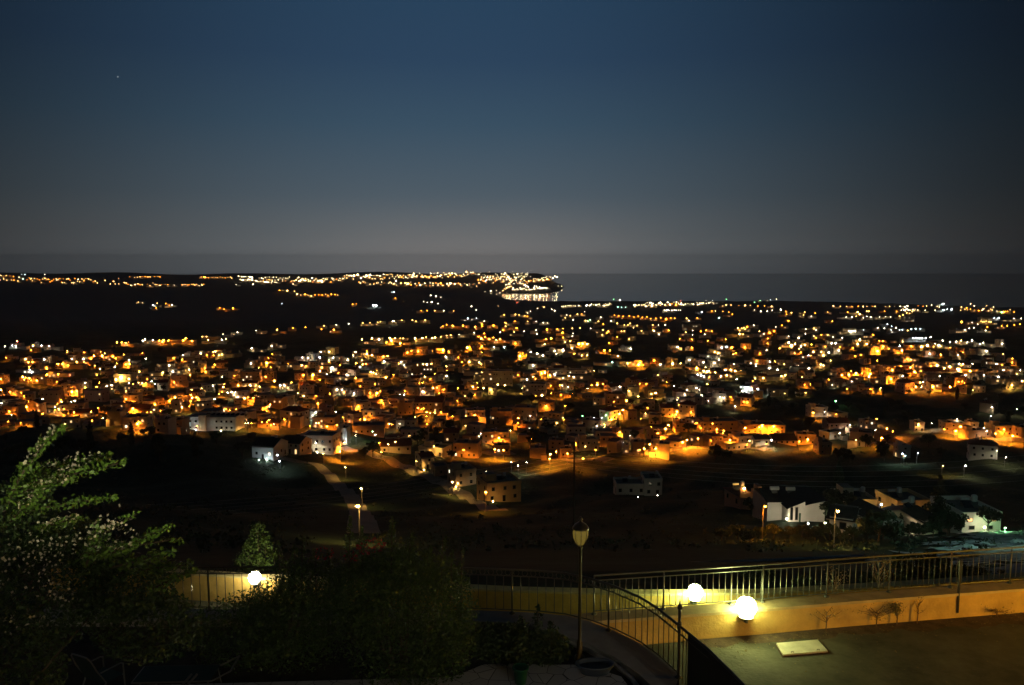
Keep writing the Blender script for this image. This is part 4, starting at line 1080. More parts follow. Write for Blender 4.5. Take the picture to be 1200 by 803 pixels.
# named trees about the villas
for (u, v, k, sc, lab) in ((975, 616, 0, .62, 'yellow lit tree between the floodlit villa and the warm lit villa'),
                           (1158, 624, 1, .8, 'green lit tree growing against the white villa wall'),
                           (1110, 628, 5, .7, 'dark bushy tree beside the pale gravel lot'),
                           (855, 526, 0, .55, 'orange lit tree over the bright road bend'),
                           (1040, 520, 2, .8, 'orange lit tree standing by the dark field corner'),
                           (1055, 626, 3, .45, 'thin cypress in front of the white gabled cottage'),
                           (885, 604, 5, .75, 'dark tree masking the brown house under its lamp'),
                           (1030, 640, 5, .8, 'black bushy tree below the villas nearest the low wall')):
    p = G(u, v)
    put_tree(p[0], p[1], k, sc, lab)

for i in range(17):
    u = 846 + i * 15.5 + rt.uniform(-3, 3)
    p = G(u, 633 + rt.uniform(-4, 4)); put_tree(p[0], p[1], rt.choice((5, 6)), rt.uniform(.34, .48))
for (u, y, sc) in ((1045, 29, .20), (1068, 27.5, .26), (1098, 28.5, .3), (1118, 27, .24), (1150, 29.5, .2), (1188, 28, .25), (900, 30, .18), (960, 29, .16)):
    put_tree((u - 600) / F * y, y, 5 if sc > .22 else 6, sc)
# scrub over the dry slope: far too many bushes to count
rq = np.random.RandomState(77); SP = []
for (ua, ub, va, vb, n) in ((-30, 1230, 524, 560, 620), (-30, 1230, 560, 648, 900), (0, 330, 505, 560, 220)):
    for k in range(n):
        u, v = rq.uniform(ua, ub), rq.uniform(va, vb)
        p = G(u, v)
        if p is None or p[1] < 60 or (890 < u < 1185 and 585 < v < 634) or 372 < u < 438: continue
        r_ = rq.uniform(.35, 1.2); m_ = int(10 + 16 * r_)
        SP.append(p + np.array([0, 0, r_ * .3]) + rq.normal(size=(m_, 3)) * np.array([r_ * .6, r_ * .6, r_ * .38]))
sc_ = MB(); sc_.quads(leaves(np.concatenate(SP), .42, .6, .5, rs=rq), M_tree[0])
tag(sc_.obj('scrub'), kind='stuff')
# rocks on the gravel lot and the slope
def rock(name, p, r, m, seed):
    rr = np.random.RandomState(seed); s = MB(); k = s.mi(m); n, mm = 8, 5
    for a in range(mm + 1):
        for b_ in range(n):
            th = math.pi * a / mm; ph = 2 * math.pi * b_ / n
            q = r * (1 + rr.uniform(-.28, .28)) if 0 < a < mm else r
            s.v.append((q * math.sin(th) * math.cos(ph) * 1.3, q * math.sin(th) * math.sin(ph), q * math.cos(th) * .62))
    for a in range(mm):
        for b_ in range(n):
            s.f.append((a * n + b_, (a + 1) * n + b_, (a + 1) * n + (b_ + 1) % n, a * n + (b_ + 1) % n)); s.m.append(k)
    return s.obj(name, None, (p[0], p[1], p[2] + r * .2))
M_rock = mat('pale_rock', (.34, .34, .32), .9, .2, 1.5)
for i in range(14):
    u, v = rt.uniform(1128, 1205), rt.uniform(626, 646)
    if i == 0: u, v = 1087, 653
    p = G(u, v)
    o = rock('boulder', p, rt.uniform(.25, .8) if i else .42, M_rock, i)
    if i == 0:
        tag(o, 'single pale boulder lying past the low concrete wall', 'boulder')
    else:
        tag(o, cat='boulder', group='boulders on the gravel lot'); reg(o, 'pale boulder', u, v)
landmark('pale gravel lot', 1160, 650)
landmark('low concrete wall', 900, 660)
landmark('winding road', 410, 585)
# ------------------------------------------------------------------ foreground: walls, road, terrace
ROADZ = -9.7
WA = [Pz(u, v, ROADZ) for u, v in ((640, 765), (700, 760), (800, 752), (900, 744), (1000, 735), (1100, 727), (1200, 719), (1330, 709), (1500, 697))]
def wall_strip(s, base, z0, z1, th, m, cap=None, capz=.07, over=.04):
    """wall along the polyline BASE (its face), thickness to the back"""
    n = len(base); nb = []
    for i in range(n):
        d = base[min(i + 1, n - 1)] - base[max(i - 1, 0)]
        d = np.array([d[0], d[1]]) / np.hypot(d[0], d[1]); nb.append(np.array([-d[1], d[0]]))
    for i in range(n - 1):
        a, b_ = base[i][:2], base[i + 1][:2]; a2, b2 = a + nb[i] * th, b_ + nb[i + 1] * th
        s.poly([(*a, z0), (*b_, z0), (*b_, z1), (*a, z1)], m)
        s.poly([(*b2, z0), (*a2, z0), (*a2, z1), (*b2, z1)], m)
        if i == 0: s.poly([(*a2, z0), (*a, z0), (*a, z1), (*a2, z1)], m)
        if i == n - 2: s.poly([(*b_, z0), (*b2, z0), (*b2, z1), (*b_, z1)], m)
        if not cap:
            s.poly([(*a, z1), (*b_, z1), (*b2, z1), (*a2, z1)], m)
    if cap:
        for i in range(n - 1):
            q = [base[i][:2] - nb[i] * over, base[i + 1][:2] - nb[i + 1] * over, base[i + 1][:2] + nb[i + 1] * (th + over), base[i][:2] + nb[i] * (th + over)]
            lo = [(*p, z1) for p in q]; hi = [(*p, z1 + capz) for p in q]
            cap.poly(hi, M_cap); cap.poly(lo[::-1], M_cap)
            for j in range(4):
                if (j == 1 and i < n - 2) or (j == 3 and i > 0): continue
                cap.poly([lo[j], lo[(j + 1) % 4], hi[(j + 1) % 4], hi[j]], M_cap)
    return nb
WZ = ROADZ + .66
root = empty('roadside_wall', (0, 0, 0))
s = MB(); cp_ = MB(); nbA = wall_strip(s, WA, ROADZ - 1.5, WZ, .42, M_ochre, cp_); s.obj('wall', root); cp_.obj('coping', root)
tag(root, 'low ochre plastered wall with a pale coping along the asphalt road', 'wall')
# wall across the lower road
WBZ = float(Py(600, 692, 25.0)[2])
WBp = [np.array([x, y, 0]) for x, y in ((-16, 27.2), (-10, 26.3), (-4, 25.5), (0, 25.0), (4, 24.75), (8, 24.8), (14, 25.6), (24, 27.4))]
root = empty('lower_wall', (0, 0, 0))
s = MB(); cp_ = MB(); wall_strip(s, WBp, -12.6, WBZ - .06, .3, M_ochre, cp_, .06, .03); s.obj('wall', root); cp_.obj('coping', root)
tag(root, 'lower ochre wall seen between the bars of the curved railing', 'wall')
s = MB()
lo = [p + np.array([0, -4.6, 0]) for p in WBp]
for i in range(len(WBp) - 1):
    s.poly([(*lo[i][:2], -11.45), (*lo[i + 1][:2], -11.45), (*WBp[i + 1][:2], -11.45), (*WBp[i][:2], -11.45)], M_asph)
tag(s.obj('lower_road'), kind='structure')
# asphalt road in front of the wall
s = MB()
k = s.mi(M_asph)
fr = [np.array([p[0], 4.0, 0]) for p in WA]
for i in range(len(WA) - 1):
    n = 12
    for j in range(n):
        a0, a1 = fr[i] + (WA[i] - fr[i]) * j / n, fr[i] + (WA[i] - fr[i]) * (j + 1) / n
        b0, b1 = fr[i + 1] + (WA[i + 1] - fr[i + 1]) * j / n, fr[i + 1] + (WA[i + 1] - fr[i + 1]) * (j + 1) / n
        s.poly([(*a0[:2], ROADZ), (*b0[:2], ROADZ), (*b1[:2], ROADZ), (*a1[:2], ROADZ)], M_asph)
a, b_ = fr[0], fr[-1]
s.poly([(*a[:2], ROADZ - 2.5), (*b_[:2], ROADZ - 2.5), (*b_[:2], ROADZ), (*a[:2], ROADZ)], M_asph)
tag(s.obj('asphalt_road'), kind='structure')
# rough dirt strip where the asphalt meets the wall
s = MB(); M_dirt = mat('roadside_dirt', (.075, .05, .03), 1, .45, 3.0, bump=.6)
rr = random.Random(4); prev = None
W2 = []
for i in range(2, len(WA) - 1):
    for j in range(14):
        W2.append(WA[i] + (WA[i + 1] - WA[i]) * j / 14)
wd = [.18 + .22 * abs(math.sin(i * .37)) + rr.uniform(0, .16) + .25 * ss(30, 60, i) for i in range(len(W2))]
for i in range(len(W2) - 1):
    a, b_ = W2[i], W2[i + 1]
    s.poly([(a[0], a[1] - wd[i], ROADZ + .004), (b_[0], b_[1] - wd[i + 1], ROADZ + .004), (b_[0], b_[1] - .002, ROADZ + .03), (a[0], a[1] - .002, ROADZ + .03)], M_dirt)
tag(s.obj('dirt_verge'), kind='structure')

# fallen leaves and grit along the foot of the wall
rq = np.random.RandomState(5); LT = []
for k in range(520):
    i = rq.randint(2, len(W2) - 1); p = W2[i]
    LT.append((p[0] + rq.uniform(-.2, .2), p[1] - abs(rq.normal()) * .55 - .05, ROADZ + .015))
for k in range(160):
    LT.append((rq.uniform(4.2, 13), rq.uniform(15.5, 20), ROADZ + .012))
sl = MB(); Q_ = leaves(np.array(LT), .055, .6, .5, rs=rq); Q_[:, :, 2] = ROADZ + .012 + (Q_[:, :, 2] - Q_[:, :, 2].mean(1, keepdims=True)) * .35 + .01
sl.quads(Q_, mat('fallen_leaf', (.16, .12, .05), .9, .3, 9))
tag(sl.obj('leaf_litter'), kind='stuff')
# inspection cover
q = [Pz(u, v, ROADZ + .05) for u, v in ((918, 767.5), (970, 763), (958, 750), (910, 754))]
root = empty('inspection_cover', (float(np.mean([p[0] for p in q])), float(np.mean([p[1] for p in q])), ROADZ))
def slab(s, q, z0, z1, m):
    lo_ = [(p[0], p[1], z0) for p in q]; hi_ = [(p[0], p[1], z1) for p in q]
    s.poly(hi_, m); s.poly(lo_[::-1], m)
    for j in range(len(q)):
        s.poly([lo_[j], lo_[(j + 1) % len(q)], hi_[(j + 1) % len(q)], hi_[j]], m)
o0 = np.array(root.location)
ql = [p - o0 for p in q]
cxy = sum(ql) / 4
s = MB(); slab(s, [cxy + (p - cxy) * 1.0 for p in ql], .02, .06, mat('cover_concrete', (.50, .46, .34), .85, .18, 3, bump=.4)); s.obj('cover', root)
s = MB(); slab(s, [cxy + (p - cxy) * 1.07 for p in ql], -.02, .018, mat('rusty_iron', (.06, .035, .02), .9, .3, 6)); s.obj('frame', root)
for f in (.22, .8):
    e = ql[0] + (ql[1] - ql[0]) * f; s = MB(); s.tube([(e[0] - .03, e[1] + .05, .062), (e[0] - .03, e[1] + .05, .085), (e[0] + .03, e[1] + .05, .085), (e[0] + .03, e[1] + .05, .062)], .008, M_iron, 5); s.obj('handle', root)
tag(root, 'pale square inspection cover set in the asphalt road', 'manhole cover')

# ------------------------------------------------------------------ railings
def along(P, step):
    """points every STEP metres along the polyline P"""
    P = [np.array(p, float) for p in P]
    L = [0.0]
    for a, b_ in zip(P[:-1], P[1:]): L.append(L[-1] + float(np.linalg.norm(b_ - a)))
    n = int(L[-1] / step); res = []
    for k in range(n + 1):
        t = k * step
        i = max(j for j in range(len(L)) if L[j] <= t + 1e-9); i = min(i, len(P) - 2)
        f = (t - L[i]) / (L[i + 1] - L[i]); res.append((P[i] + (P[i + 1] - P[i]) * f, P[i + 1] - P[i]))
    return res
def ring(s, c, d, r, t, m):
    d = np.array([d[0], d[1], 0]); d /= np.linalg.norm(d)
    pts = [(c[0] + d[0] * r * math.cos(a), c[1] + d[1] * r * math.cos(a), c[2] + r * math.sin(a)) for a in np.linspace(0, 2 * math.pi, 11)[:-1]]
    s.tube(pts, t, m, 4, closed=True)
def railing(name, base, H, step, m, post_every, label, rb=.010, band=.13, rings=True, foot=True):
    o0 = base[0]
    root = empty(name, o0)
    B = [np.array(p) - o0 for p in base]
    up = np.array([0, 0, 1.0])
    for z, r in ((H, .026), (H - band, .016), (.09, .016)):
        s = MB(); s.tube([p + up * z for p in B], r, m, 8); s.obj('rail', root)
    pts = along(B, step)
    bar = MB(); bar.tube([(0, 0, .09), (0, 0, H - band)], rb, m, 6); bm = bar.mesh('baluster', True)
    pm = MB(); pm.tube([(0, 0, -.05), (0, 0, H + .01)], .022, m, 8)
    if foot: pm.lathe([(.07, 0), (.07, .02), (.03, .05)], m, 8)
    pm = pm.mesh('post', True)
    bandm = MB()
    for i, (p, d) in enumerate(pts):
        me = pm if i % post_every == 0 else bm
        nm = 'post' if i % post_every == 0 else 'baluster'
        o = bpy.data.objects.new(nm, me); C.objects.link(o); o.parent = root; o.location = tuple(p)
        if rings and i < len(pts) - 1:
            dd = d / np.linalg.norm(d)
            ring(bandm, p + dd * step / 2 + up * (H - band / 2), d, band / 2 - .012, .008, m)
    if rings: bandm.obj('ring_band', root)
    tag(root, label, 'railing')
    return root, pts
# railing on the roadside wall
WAf = [WA[i] + np.array([nbA[i][0] * .36, nbA[i][1] * .36, WZ + .07 - ROADZ]) for i in range(len(WA))]
i0 = WAf[1]; segs = WAf[1:]
# one railing left and right of the floodlights
LL = [p for p in segs]
rl, _ = railing('wall_railing', LL[0:3], 1.02, .168, M_steel, 11, 'grey railing on the ochre wall behind the two dazzling lights', rings=False)
rl, ptsR = railing('wall_railing', LL[2:], 1.02, .168, M_steel, 11, 'long grey railing on the roadside wall past the inspection cover', rings=False)
# the ring pattern of its last bays
# dark post fixed on the face of the wall
pp = Pz(1122, 724, ROADZ)
a = Py(1122, 718, pp[1] - .08)
s = MB(); s.tube([(0, 0, 0), (0, 0, 1.45)], .035, M_iron, 8); s.octa((0, 0, 1.47), .05, M_iron)
tag(s.obj('signpost', None, a), 'dark bare post standing against the ochre wall face', 'post')

# terrace
ZT = float(Py(600, 719, 18.0)[2])
CB = [Pz(u, v, ZT) for u, v in ((565, 717.6), (600, 719), (635, 721), (662, 723.8), (690, 730.5), (719, 741), (749, 756), (770, 771), (795, 794))]
left = [np.array([x, 18.15, ZT]) for x in (-11, -8, -5, -2.5)]
CI = [Pz(u, v, ZT) for u, v in ((565, 728.5), (600, 730), (635, 735), (662, 744), (690, 755), (719, 769), (749, 790), (766, 806), (786, 828))]
end = [Pz(u, v, ZT + 1.05) - np.array([0, 0, 1.05]) for u, v in ((795, 729), (831, 762), (855.5, 786), (869.7, 801), (900, 832))]
end[0] = CB[-1]
# smooth the plan of the curve a little
edge = left + CB
tp = MB()
M_soil = mat('garden_soil', (.035, .026, .018), 1, .4, 6, bump=.8)
edge_all = edge + end[1:]
slabp = [(p[0], p[1]) for p in edge_all] + [(end[-1][0] - .2, 2.0), (-14, 2.0), (-14, 18.15)]
zt = ZT - .16
tp.poly([(x, y, zt) for x, y in slabp][::-1], M_soil)
for i in range(len(slabp)):
    a, b_ = slabp[i], slabp[(i + 1) % len(slabp)]
    tp.poly([(*a, -12.5), (*b_, -12.5), (*b_, zt), (*a, zt)], M_conc)
tag(tp.obj('terrace_ground'), kind='structure')
# kerb
s = MB(); n = len(CB)
oute = left + CB; inn = [p - np.array([0, .5, 0]) for p in left] + CI
for i in range(len(oute) - 1):
    a, b_, c, d = oute[i], oute[i + 1], inn[i + 1], inn[i]
    a = a + (a - d) / np.linalg.norm(a - d) * .10; b_ = b_ + (b_ - c) / np.linalg.norm(b_ - c) * .10
    P4 = [a, b_, c, d]
    s.poly([(*p[:2], ZT) for p in P4], M_conc)
    s.poly([(*d[:2], ZT - .3), (*c[:2], ZT - .3), (*c[:2], ZT), (*d[:2], ZT)], M_conc)
    s.poly([(*b_[:2], ZT - .6), (*a[:2], ZT - .6), (*a[:2], ZT), (*b_[:2], ZT)], M_conc)
tag(s.obj('terrace_kerb'), kind='structure')
# second stone edge inside the bed
s = MB()
inn2 = [Pz(u, v, ZT - .1) for u, v in ((640, 741), (662, 751), (690, 763), (719, 778), (740, 795), (752, 812))]
s.tube(inn2, .05, M_conc, 6); tag(s.obj('edging_stone'), 'narrow stone edging curving inside the planted bed', 'edging')
# paving
s = MB()
M_pave = bpy.data.materials.new('crazy_paving'); M_pave.use_nodes = True
t = M_pave.node_tree; b_ = t.nodes['Principled BSDF']; b_.inputs['Roughness'].default_value = .85
g = t.nodes.new('ShaderNodeNewGeometry'); vo = t.nodes.new('ShaderNodeTexVoronoi'); vo.feature = 'DISTANCE_TO_EDGE'; vo.inputs['Scale'].default_value = 2.6
vc = t.nodes.new('ShaderNodeTexVoronoi'); vc.inputs['Scale'].default_value = 2.6
t.links.new(g.outputs['Position'], vo.inputs['Vector']); t.links.new(g.outputs['Position'], vc.inputs['Vector'])
cr = t.nodes.new('ShaderNodeValToRGB'); cr.color_ramp.elements[0].position = .006; cr.color_ramp.elements[1].position = .022
cr.color_ramp.elements[0].color = (.07, .06, .05, 1); cr.color_ramp.elements[1].color = (1, 1, 1, 1)
t.links.new(vo.outputs['Distance'], cr.inputs[0])
hs = t.nodes.new('ShaderNodeMix'); hs.data_type = 'RGBA'; hs.inputs['A'].default_value = (.48, .45, .40, 1); hs.inputs['B'].default_value = (.62, .58, .52, 1)
sx = t.nodes.new('ShaderNodeSeparateColor'); t.links.new(vc.outputs['Color'], sx.inputs[0]); t.links.new(sx.outputs[0], hs.inputs['Factor'])
mx = t.nodes.new('ShaderNodeMix'); mx.data_type = 'RGBA'; mx.blend_type = 'MULTIPLY'; mx.inputs['Factor'].default_value = 1
t.links.new(hs.outputs['Result'], mx.inputs['A']); t.links.new(cr.outputs[0], mx.inputs['B']); t.links.new(mx.outputs['Result'], b_.inputs['Base Color'])
pz = ZT - .12
pv = [Pz(u, v, pz) for u, v in ((566, 779), (600, 777.5), (640, 779), (672, 779), (700, 784), (728, 793), (745, 815), (752, 850))]
pv += [np.array([pv[-1][0], 4, pz]), np.array([-9, 4, pz]), np.array([-9, pv[0][1] - .9, pz]), np.array([pv[0][0] - .6, pv[0][1] - .5, pz])]
slab(s, pv, pz - .1, pz, M_pave)
tag(s.obj('terrace_paving'), kind='structure')

# curved railing of the terrace
rail_base = [p + np.array([0, 0, .0]) for p in edge]
HR = 1.05
root, rp = railing('terrace_railing', rail_base[::-1], HR, .196, M_iron, 12, 'dark wrought iron railing with a ring band curving round the terrace', rings=True, band=.15, rb=.0095)
# end section with a closed sheet panel
root = empty('stair_railing', CB[-1])
E = [p - CB[-1] for p in end]
u3 = np.array([0, 0, 1.0])
s = MB(); s.tube([p + u3 * HR for p in E], .028, M_iron, 8); s.obj('rail', root)
s = MB(); s.tube([p + u3 * (HR - .15) for p in E[:2]], .016, M_iron, 8); s.obj('rail', root)
s = MB()
st = E[0] + (E[1] - E[0]) * .32
pl = [st] + E[1:]
for a, b_ in zip(pl[:-1], pl[1:]):
    d = (b_ - a) / np.linalg.norm(b_ - a); nn = np.array([d[1], -d[0], 0]) * .012
    A = [a + nn, b_ + nn, b_ - nn, a - nn]
    slab(s, A, -.3, HR - .03, mat('dark_painted_sheet', (.028, .029, .022), .55, spec=.4))
s.obj('sheet_panel', root)
s = MB(); s.tube([(0, 0, -.3), (0, 0, 1.42)], .03, M_iron, 8); s.lathe([(.05, 1.40), (.055, 1.44), (.02, 1.5), (.005, 1.6)], M_iron, 10); s.lathe([(.045, 1.0), (.05, 1.06), (.045, 1.12)], M_iron, 10); s.obj('newel_post', root)
bar = MB(); bar.tube([(0, 0, -.2), (0, 0, HR - .15)], .0095, M_iron, 6); bm = bar.mesh('baluster')
for f in (.14, .26):
    o = bpy.data.objects.new('baluster', bm); C.objects.link(o); o.parent = root; o.location = tuple(E[0] + (E[1] - E[0]) * f)
s = MB(); ring(s, E[0] + (E[1] - E[0]) * .16 + u3 * (HR - .075), E[1] - E[0], .06, .008, M_iron); s.obj('ring', root)
tag(root, 'dark stair railing with a tall newel and a closed sheet panel', 'railing')

# ------------------------------------------------------------------ floodlights on the walls
def flood(loc, r, L, label, arm=.16, col=(.90, 1.0, .38)):
    root = empty('globe_light', loc)
    s = MB(); s.lathe([(.06, 0), (.05, .10), (r * .7, .12), (r * .8, .16)], M_iron, 14); s.box(-.025, 0, -.02, .025, arm, .03, M_iron); s.box(-.09, arm - .03, -.09, .09, arm, .09, M_iron); s.obj('bracket', root)
    s = MB(); pr = [(r * math.sin(a), .14 + r - r * math.cos(a)) for a in np.linspace(.5, math.pi - .02, 10)]
    s.lathe(pr, mat('globe_glow_%s' % round(L), (0, 0, 0), emit=col, es=L), 16); s.obj('globe', root, smooth=True)
    s = MB()
    for k in range(4):
        a = k * math.pi / 4
        s.tube([(r * 1.06 * math.cos(a) * math.sin(q), r * 1.06 * math.sin(a) * math.sin(q), .14 + r - r * 1.06 * math.cos(q)) for q in np.linspace(.6, 2 * math.pi - .6, 14)], .006, M_iron, 4)
    s.obj('guard', root)
    tag(root, label, 'lamp')
    return root
f2 = Py(870, 721, 21.0)
i = 3
fp = WA[2] + (WA[3] - WA[2]) * ((f2[0] - WA[2][0]) / (WA[3][0] - WA[2][0]))
flood((fp[0] - .2, fp[1] - .14, WZ - .21), .26, 92, 'dazzling globe light at the coping of the roadside wall', arm=.14)
x1 = float(Py(812, 693, 24.8)[0])
flood((x1, float(np.interp(x1, [p[0] for p in WBp], [p[1] for p in WBp])) - .28, WBZ - .22), .24, 215, 'dazzling globe light on the lower wall behind the grey railing', arm=.28, col=(.80, 1.0, .36))
x3 = float(Py(301, 676, 26.3)[0])
y3 = float(np.interp(x3, [p[0] for p in WBp], [p[1] for p in WBp]))
flood((x3 + .12, y3 - .40, WBZ - .20), .20, 90, 'bright globe light half hidden by the conical shrub', arm=.40, col=(1.0, .95, .58))

# lamp post beside the road, a little past the edge of the view, that lights the ochre wall
root = empty('road_lamp', (22.0, 14.0, ROADZ))
s = MB(); s.lathe([(.10, 0), (.10, .04), (.05, .12), (.04, 2.2), (.07, 2.24), (.07, 2.28)], M_iron, 10); s.obj('post', root)
s = MB(); s.lathe([(.15 * math.sin(a), 2.42 - .15 * math.cos(a)) for a in np.linspace(.5, 3.1, 8)], mat('sodium_glow', (0, 0, 0), emit=(1, .50, .025), es=5700), 12); s.obj('globe', root)
tag(root, 'sodium globe lamp on a short iron post by the asphalt road', 'street lamp')

# ------------------------------------------------------------------ garden lantern on its post
pb = Py(679, 772, 15.6); pb = Pz(679, 772, ZT - .16)
top = Py(677, 605, pb[1])
Hl = top[2] - pb[2]
root = empty('garden_lantern', pb)
zl = Hl - .62
s = MB(); s.lathe([(.11, 0), (.11, .05), (.06, .10), (.06, .35), (.045, .40), (.034, .45), (.030, zl - .06), (.05, zl - .03), (.03, zl)], mat('bronze_post', (.10, .075, .035), .35, metal=.75), 14); s.obj('post', root, smooth=True)
s = MB(); pr = [(.05, zl), (.10, zl + .06), (.145, zl + .16), (.16, zl + .27), (.14, zl + .36)]
gm = mat('lantern_glass_glow', (0, 0, 0), emit=(.80, .56, .09), es=.16)  # unlit lantern: faint glow stands in for light caught by the glass
s.lathe(pr, gm, 8); s.obj('glass', root)
s = MB()
for k in range(8):
    a = k * math.pi / 4
    s.tube([((r + .006) * math.cos(a), (r + .006) * math.sin(a), z) for r, z in pr], .008, M_iron, 4)
s.lathe([(.05, zl - .01), (.07, zl + .02), (.055, zl + .03)], M_iron, 10); s.obj('cage', root)
s = MB(); s.lathe([(.175, zl + .355), (.17, zl + .38), (.13, zl + .44), (.06, zl + .49), (.03, zl + .50), (.025, zl + .54), (.04, zl + .565), (.01, zl + .62)], M_iron, 14); s.obj('cap', root, smooth=True)
tag(root, 'tall bronze garden lantern with amber glass inside the curved railing', 'lantern')

# ------------------------------------------------------------------ plants
def vol(c, r, n, rs, shell=.55, flat=1.0):
    d = rs.normal(size=(n, 3)); d /= np.linalg.norm(d, axis=1)[:, None]
    q = (shell + (1 - shell) * rs.rand(n, 1))
    return np.array(c) + d * q * np.array(r)
def shrub(name, loc, blobs, sprigs, lsize, m, label, cat='shrub', flowers=(), seed=1, fm=None):
    rs = np.random.RandomState(seed)
    root = empty(name, loc)
    P = [vol(c, r, n, rs) for c, r, n in blobs]
    st = MB()
    for (x, y, z0, z1, r, n, lean) in sprigs:
        t_ = rs.rand(n, 1)
        wv = np.array([[math.sin(z1 * 5), math.cos(z0 * 3 + x), 0]])
        ctr = np.array([x, y, z0]) + np.array([lean, 0, z1 - z0]) * t_ + wv * .06 * t_ ** 2
        P.append(ctr + rs.normal(size=(n, 3)) * r * (1.05 - t_) )
        st.tube([(x, y, z0 - .6), (x + lean * .5, y, (z0 + z1) / 2), (x + lean, y, z1)], [.015, .01, .004], M_bark, 5)
    for c, r, n in blobs[:6]:
        st.tube([(c[0] * .3, c[1] * .3, 0), (c[0] * .6, c[1] * .6, c[2] * .6), (c[0], c[1], c[2] + r[2] * .4)], [.05, .035, .01], M_bark, 5)
    f = MB(); f.quads(leaves(np.concatenate(P), lsize, .5, .45, rs=rs), m); f.obj('foliage', root)
    st.obj('stem', root)
    if flowers:
        b_ = MB()
        Q = np.concatenate([vol(c, r, n, rs, .8) for c, r, n in flowers])
        b_.quads(leaves(Q, .055, .9, .3, rs=rs), fm or M_red); b_.obj('blossom', root)
    tag(root, label, cat)
    return root
zt = ZT - .16
def at(u, v, y):
    return Py(u, v, y)
# round shrub at the middle
o = np.array([at(470, 700, 15.6)[0], 15.6, zt])
def rel(u, v, y=15.6):
    return tuple(np.array(at(u, v, y)) - o)
shrub('garden_shrub', o, [(rel(480, 730), (1.45, 1.1, 1.55), 15000), (rel(440, 700), (1.0, .9, 1.0), 6000), (rel(515, 735), (.75, .8, 1.5), 5500), (rel(420, 690), (.7, .7, .75), 3500), (rel(470, 672), (.9, .7, .5), 3000)],
      [(*rel(408, 655)[:2], rel(408, 655)[2], rel(410, 606)[2], .09, 260, .08), (*rel(425, 652)[:2], rel(425, 655)[2], rel(425, 618)[2], .10, 240, -.04), (*rel(458, 650)[:2], rel(458, 655)[2], rel(459, 607)[2], .10, 300, .05),
       (*rel(480, 655)[:2], rel(480, 660)[2], rel(482, 624)[2], .09, 200, .02), (*rel(500, 660)[:2], rel(500, 665)[2], rel(500, 640)[2], .1, 160, .05), (*rel(517, 660)[:2], rel(517, 668)[2], rel(518, 629)[2], .06, 110, .04), (*rel(540, 680)[:2], rel(540, 690)[2], rel(541, 643)[2], .06, 110, .03), (*rel(528, 665)[:2], rel(528, 675)[2], rel(530, 645)[2], .1, 150, .03)],
      .062, M_leafs, 'big round dark shrub with upright shoots in front of the curved railing', flowers=[(rel(435, 640), (.3, .3, .16), 90), (rel(415, 650), (.2, .3, .1), 40)], seed=3)
o = np.array([at(330, 700, 16.2)[0], 16.2, zt])
def rel(u, v, y=16.2):
    return tuple(np.array(at(u, v, y)) - o)
shrub('garden_shrub', o, [(rel(340, 740), (1.2, .9, 1.25), 9000), (rel(365, 690), (.75, .8, .65), 4500), (rel(345, 722), (1.3, .8, .8), 4000), (rel(290, 745), (1.2, .8, .95), 7000)],
      [(*rel(328, 668)[:2], rel(328, 672)[2], rel(328, 635)[2], .1, 220, -.03), (*rel(345, 668)[:2], rel(345, 670)[2], rel(346, 640)[2], .12, 260, .02), (*rel(353, 666)[:2], rel(353, 670)[2], rel(354, 632)[2], .07, 160, .05), (*rel(370, 668)[:2], rel(370, 672)[2], rel(372, 645)[2], .1, 180, .0), (*rel(385, 665)[:2], rel(385, 672)[2], rel(386, 646)[2], .1, 180, .02)],
      .062, M_leafs, 'dark spreading shrub before the bright globe light', seed=4, flowers=[(rel(380, 648), (.2, .3, .12), 40)])
# conical shrub behind the globe
yc_ = 27.6
pc = at(303, 690, yc_); o = np.array([pc[0], yc_, -12.2])
def rel(u, v, y=yc_):
    return tuple(np.array(at(u, v, y)) - o)
tz = rel(303, 613)[2]
shrub('conical_shrub', o, [((0, 0, 1.1), (1.0, .8, .9), 1300), ((.1, 0, 1.9), (.6, .55, .7), 520), ((-.35, .1, 1.6), (.5, .5, .5), 300), ((.05, 0, 2.6), (.34, .3, .5), 260)],
      [(0, 0, 2.8, tz, .11, 300, .02), (.28, 0, 2.4, tz - .55, .10, 220, .06), (-.3, 0, 2.2, tz - .8, .10, 220, -.10), (.55, 0, 1.9, tz - 1.2, .11, 220, .12), (-.65, 0, 1.7, tz - 1.5, .11, 200, -.14),
       (.85, .1, 1.4, tz - 1.75, .11, 190, .16), (-.95, .1, 1.2, tz - 2.0, .11, 190, -.2), (.1, -.3, 1.6, tz - 1.0, .11, 200, .1), (-.2, -.35, 1.3, tz - 1.5, .11, 200, -.15), (1.05, 0, 1.0, tz - 2.2, .1, 150, .2)],
      .085, M_leafs, 'pointed conical shrub lit from below by a globe light', seed=6)
# low plants between the curb and the paving
o = np.array([at(620, 760, 16.0)[0], 16.0, zt])
def rel(u, v, y=16.0):
    return tuple(np.array(at(u, v, y)) - o)
shrub('bed_plant', o, [(rel(600, 755), (.8, .5, .42), 2600), (rel(640, 760), (.55, .4, .36), 1600), (rel(575, 752), (.5, .4, .4), 1500)],
      [(*rel(629, 745)[:2], rel(629, 750)[2], rel(630, 708)[2], .10, 120, .03), (*rel(615, 745)[:2], rel(615, 750)[2], rel(612, 722)[2], .12, 120, -.04), (*rel(645, 750)[:2], rel(645, 755)[2], rel(650, 728)[2], .12, 120, .06)],
      .085, M_leafd, 'dark leafy plants in the bed along the curved kerb', 'plant', seed=8)
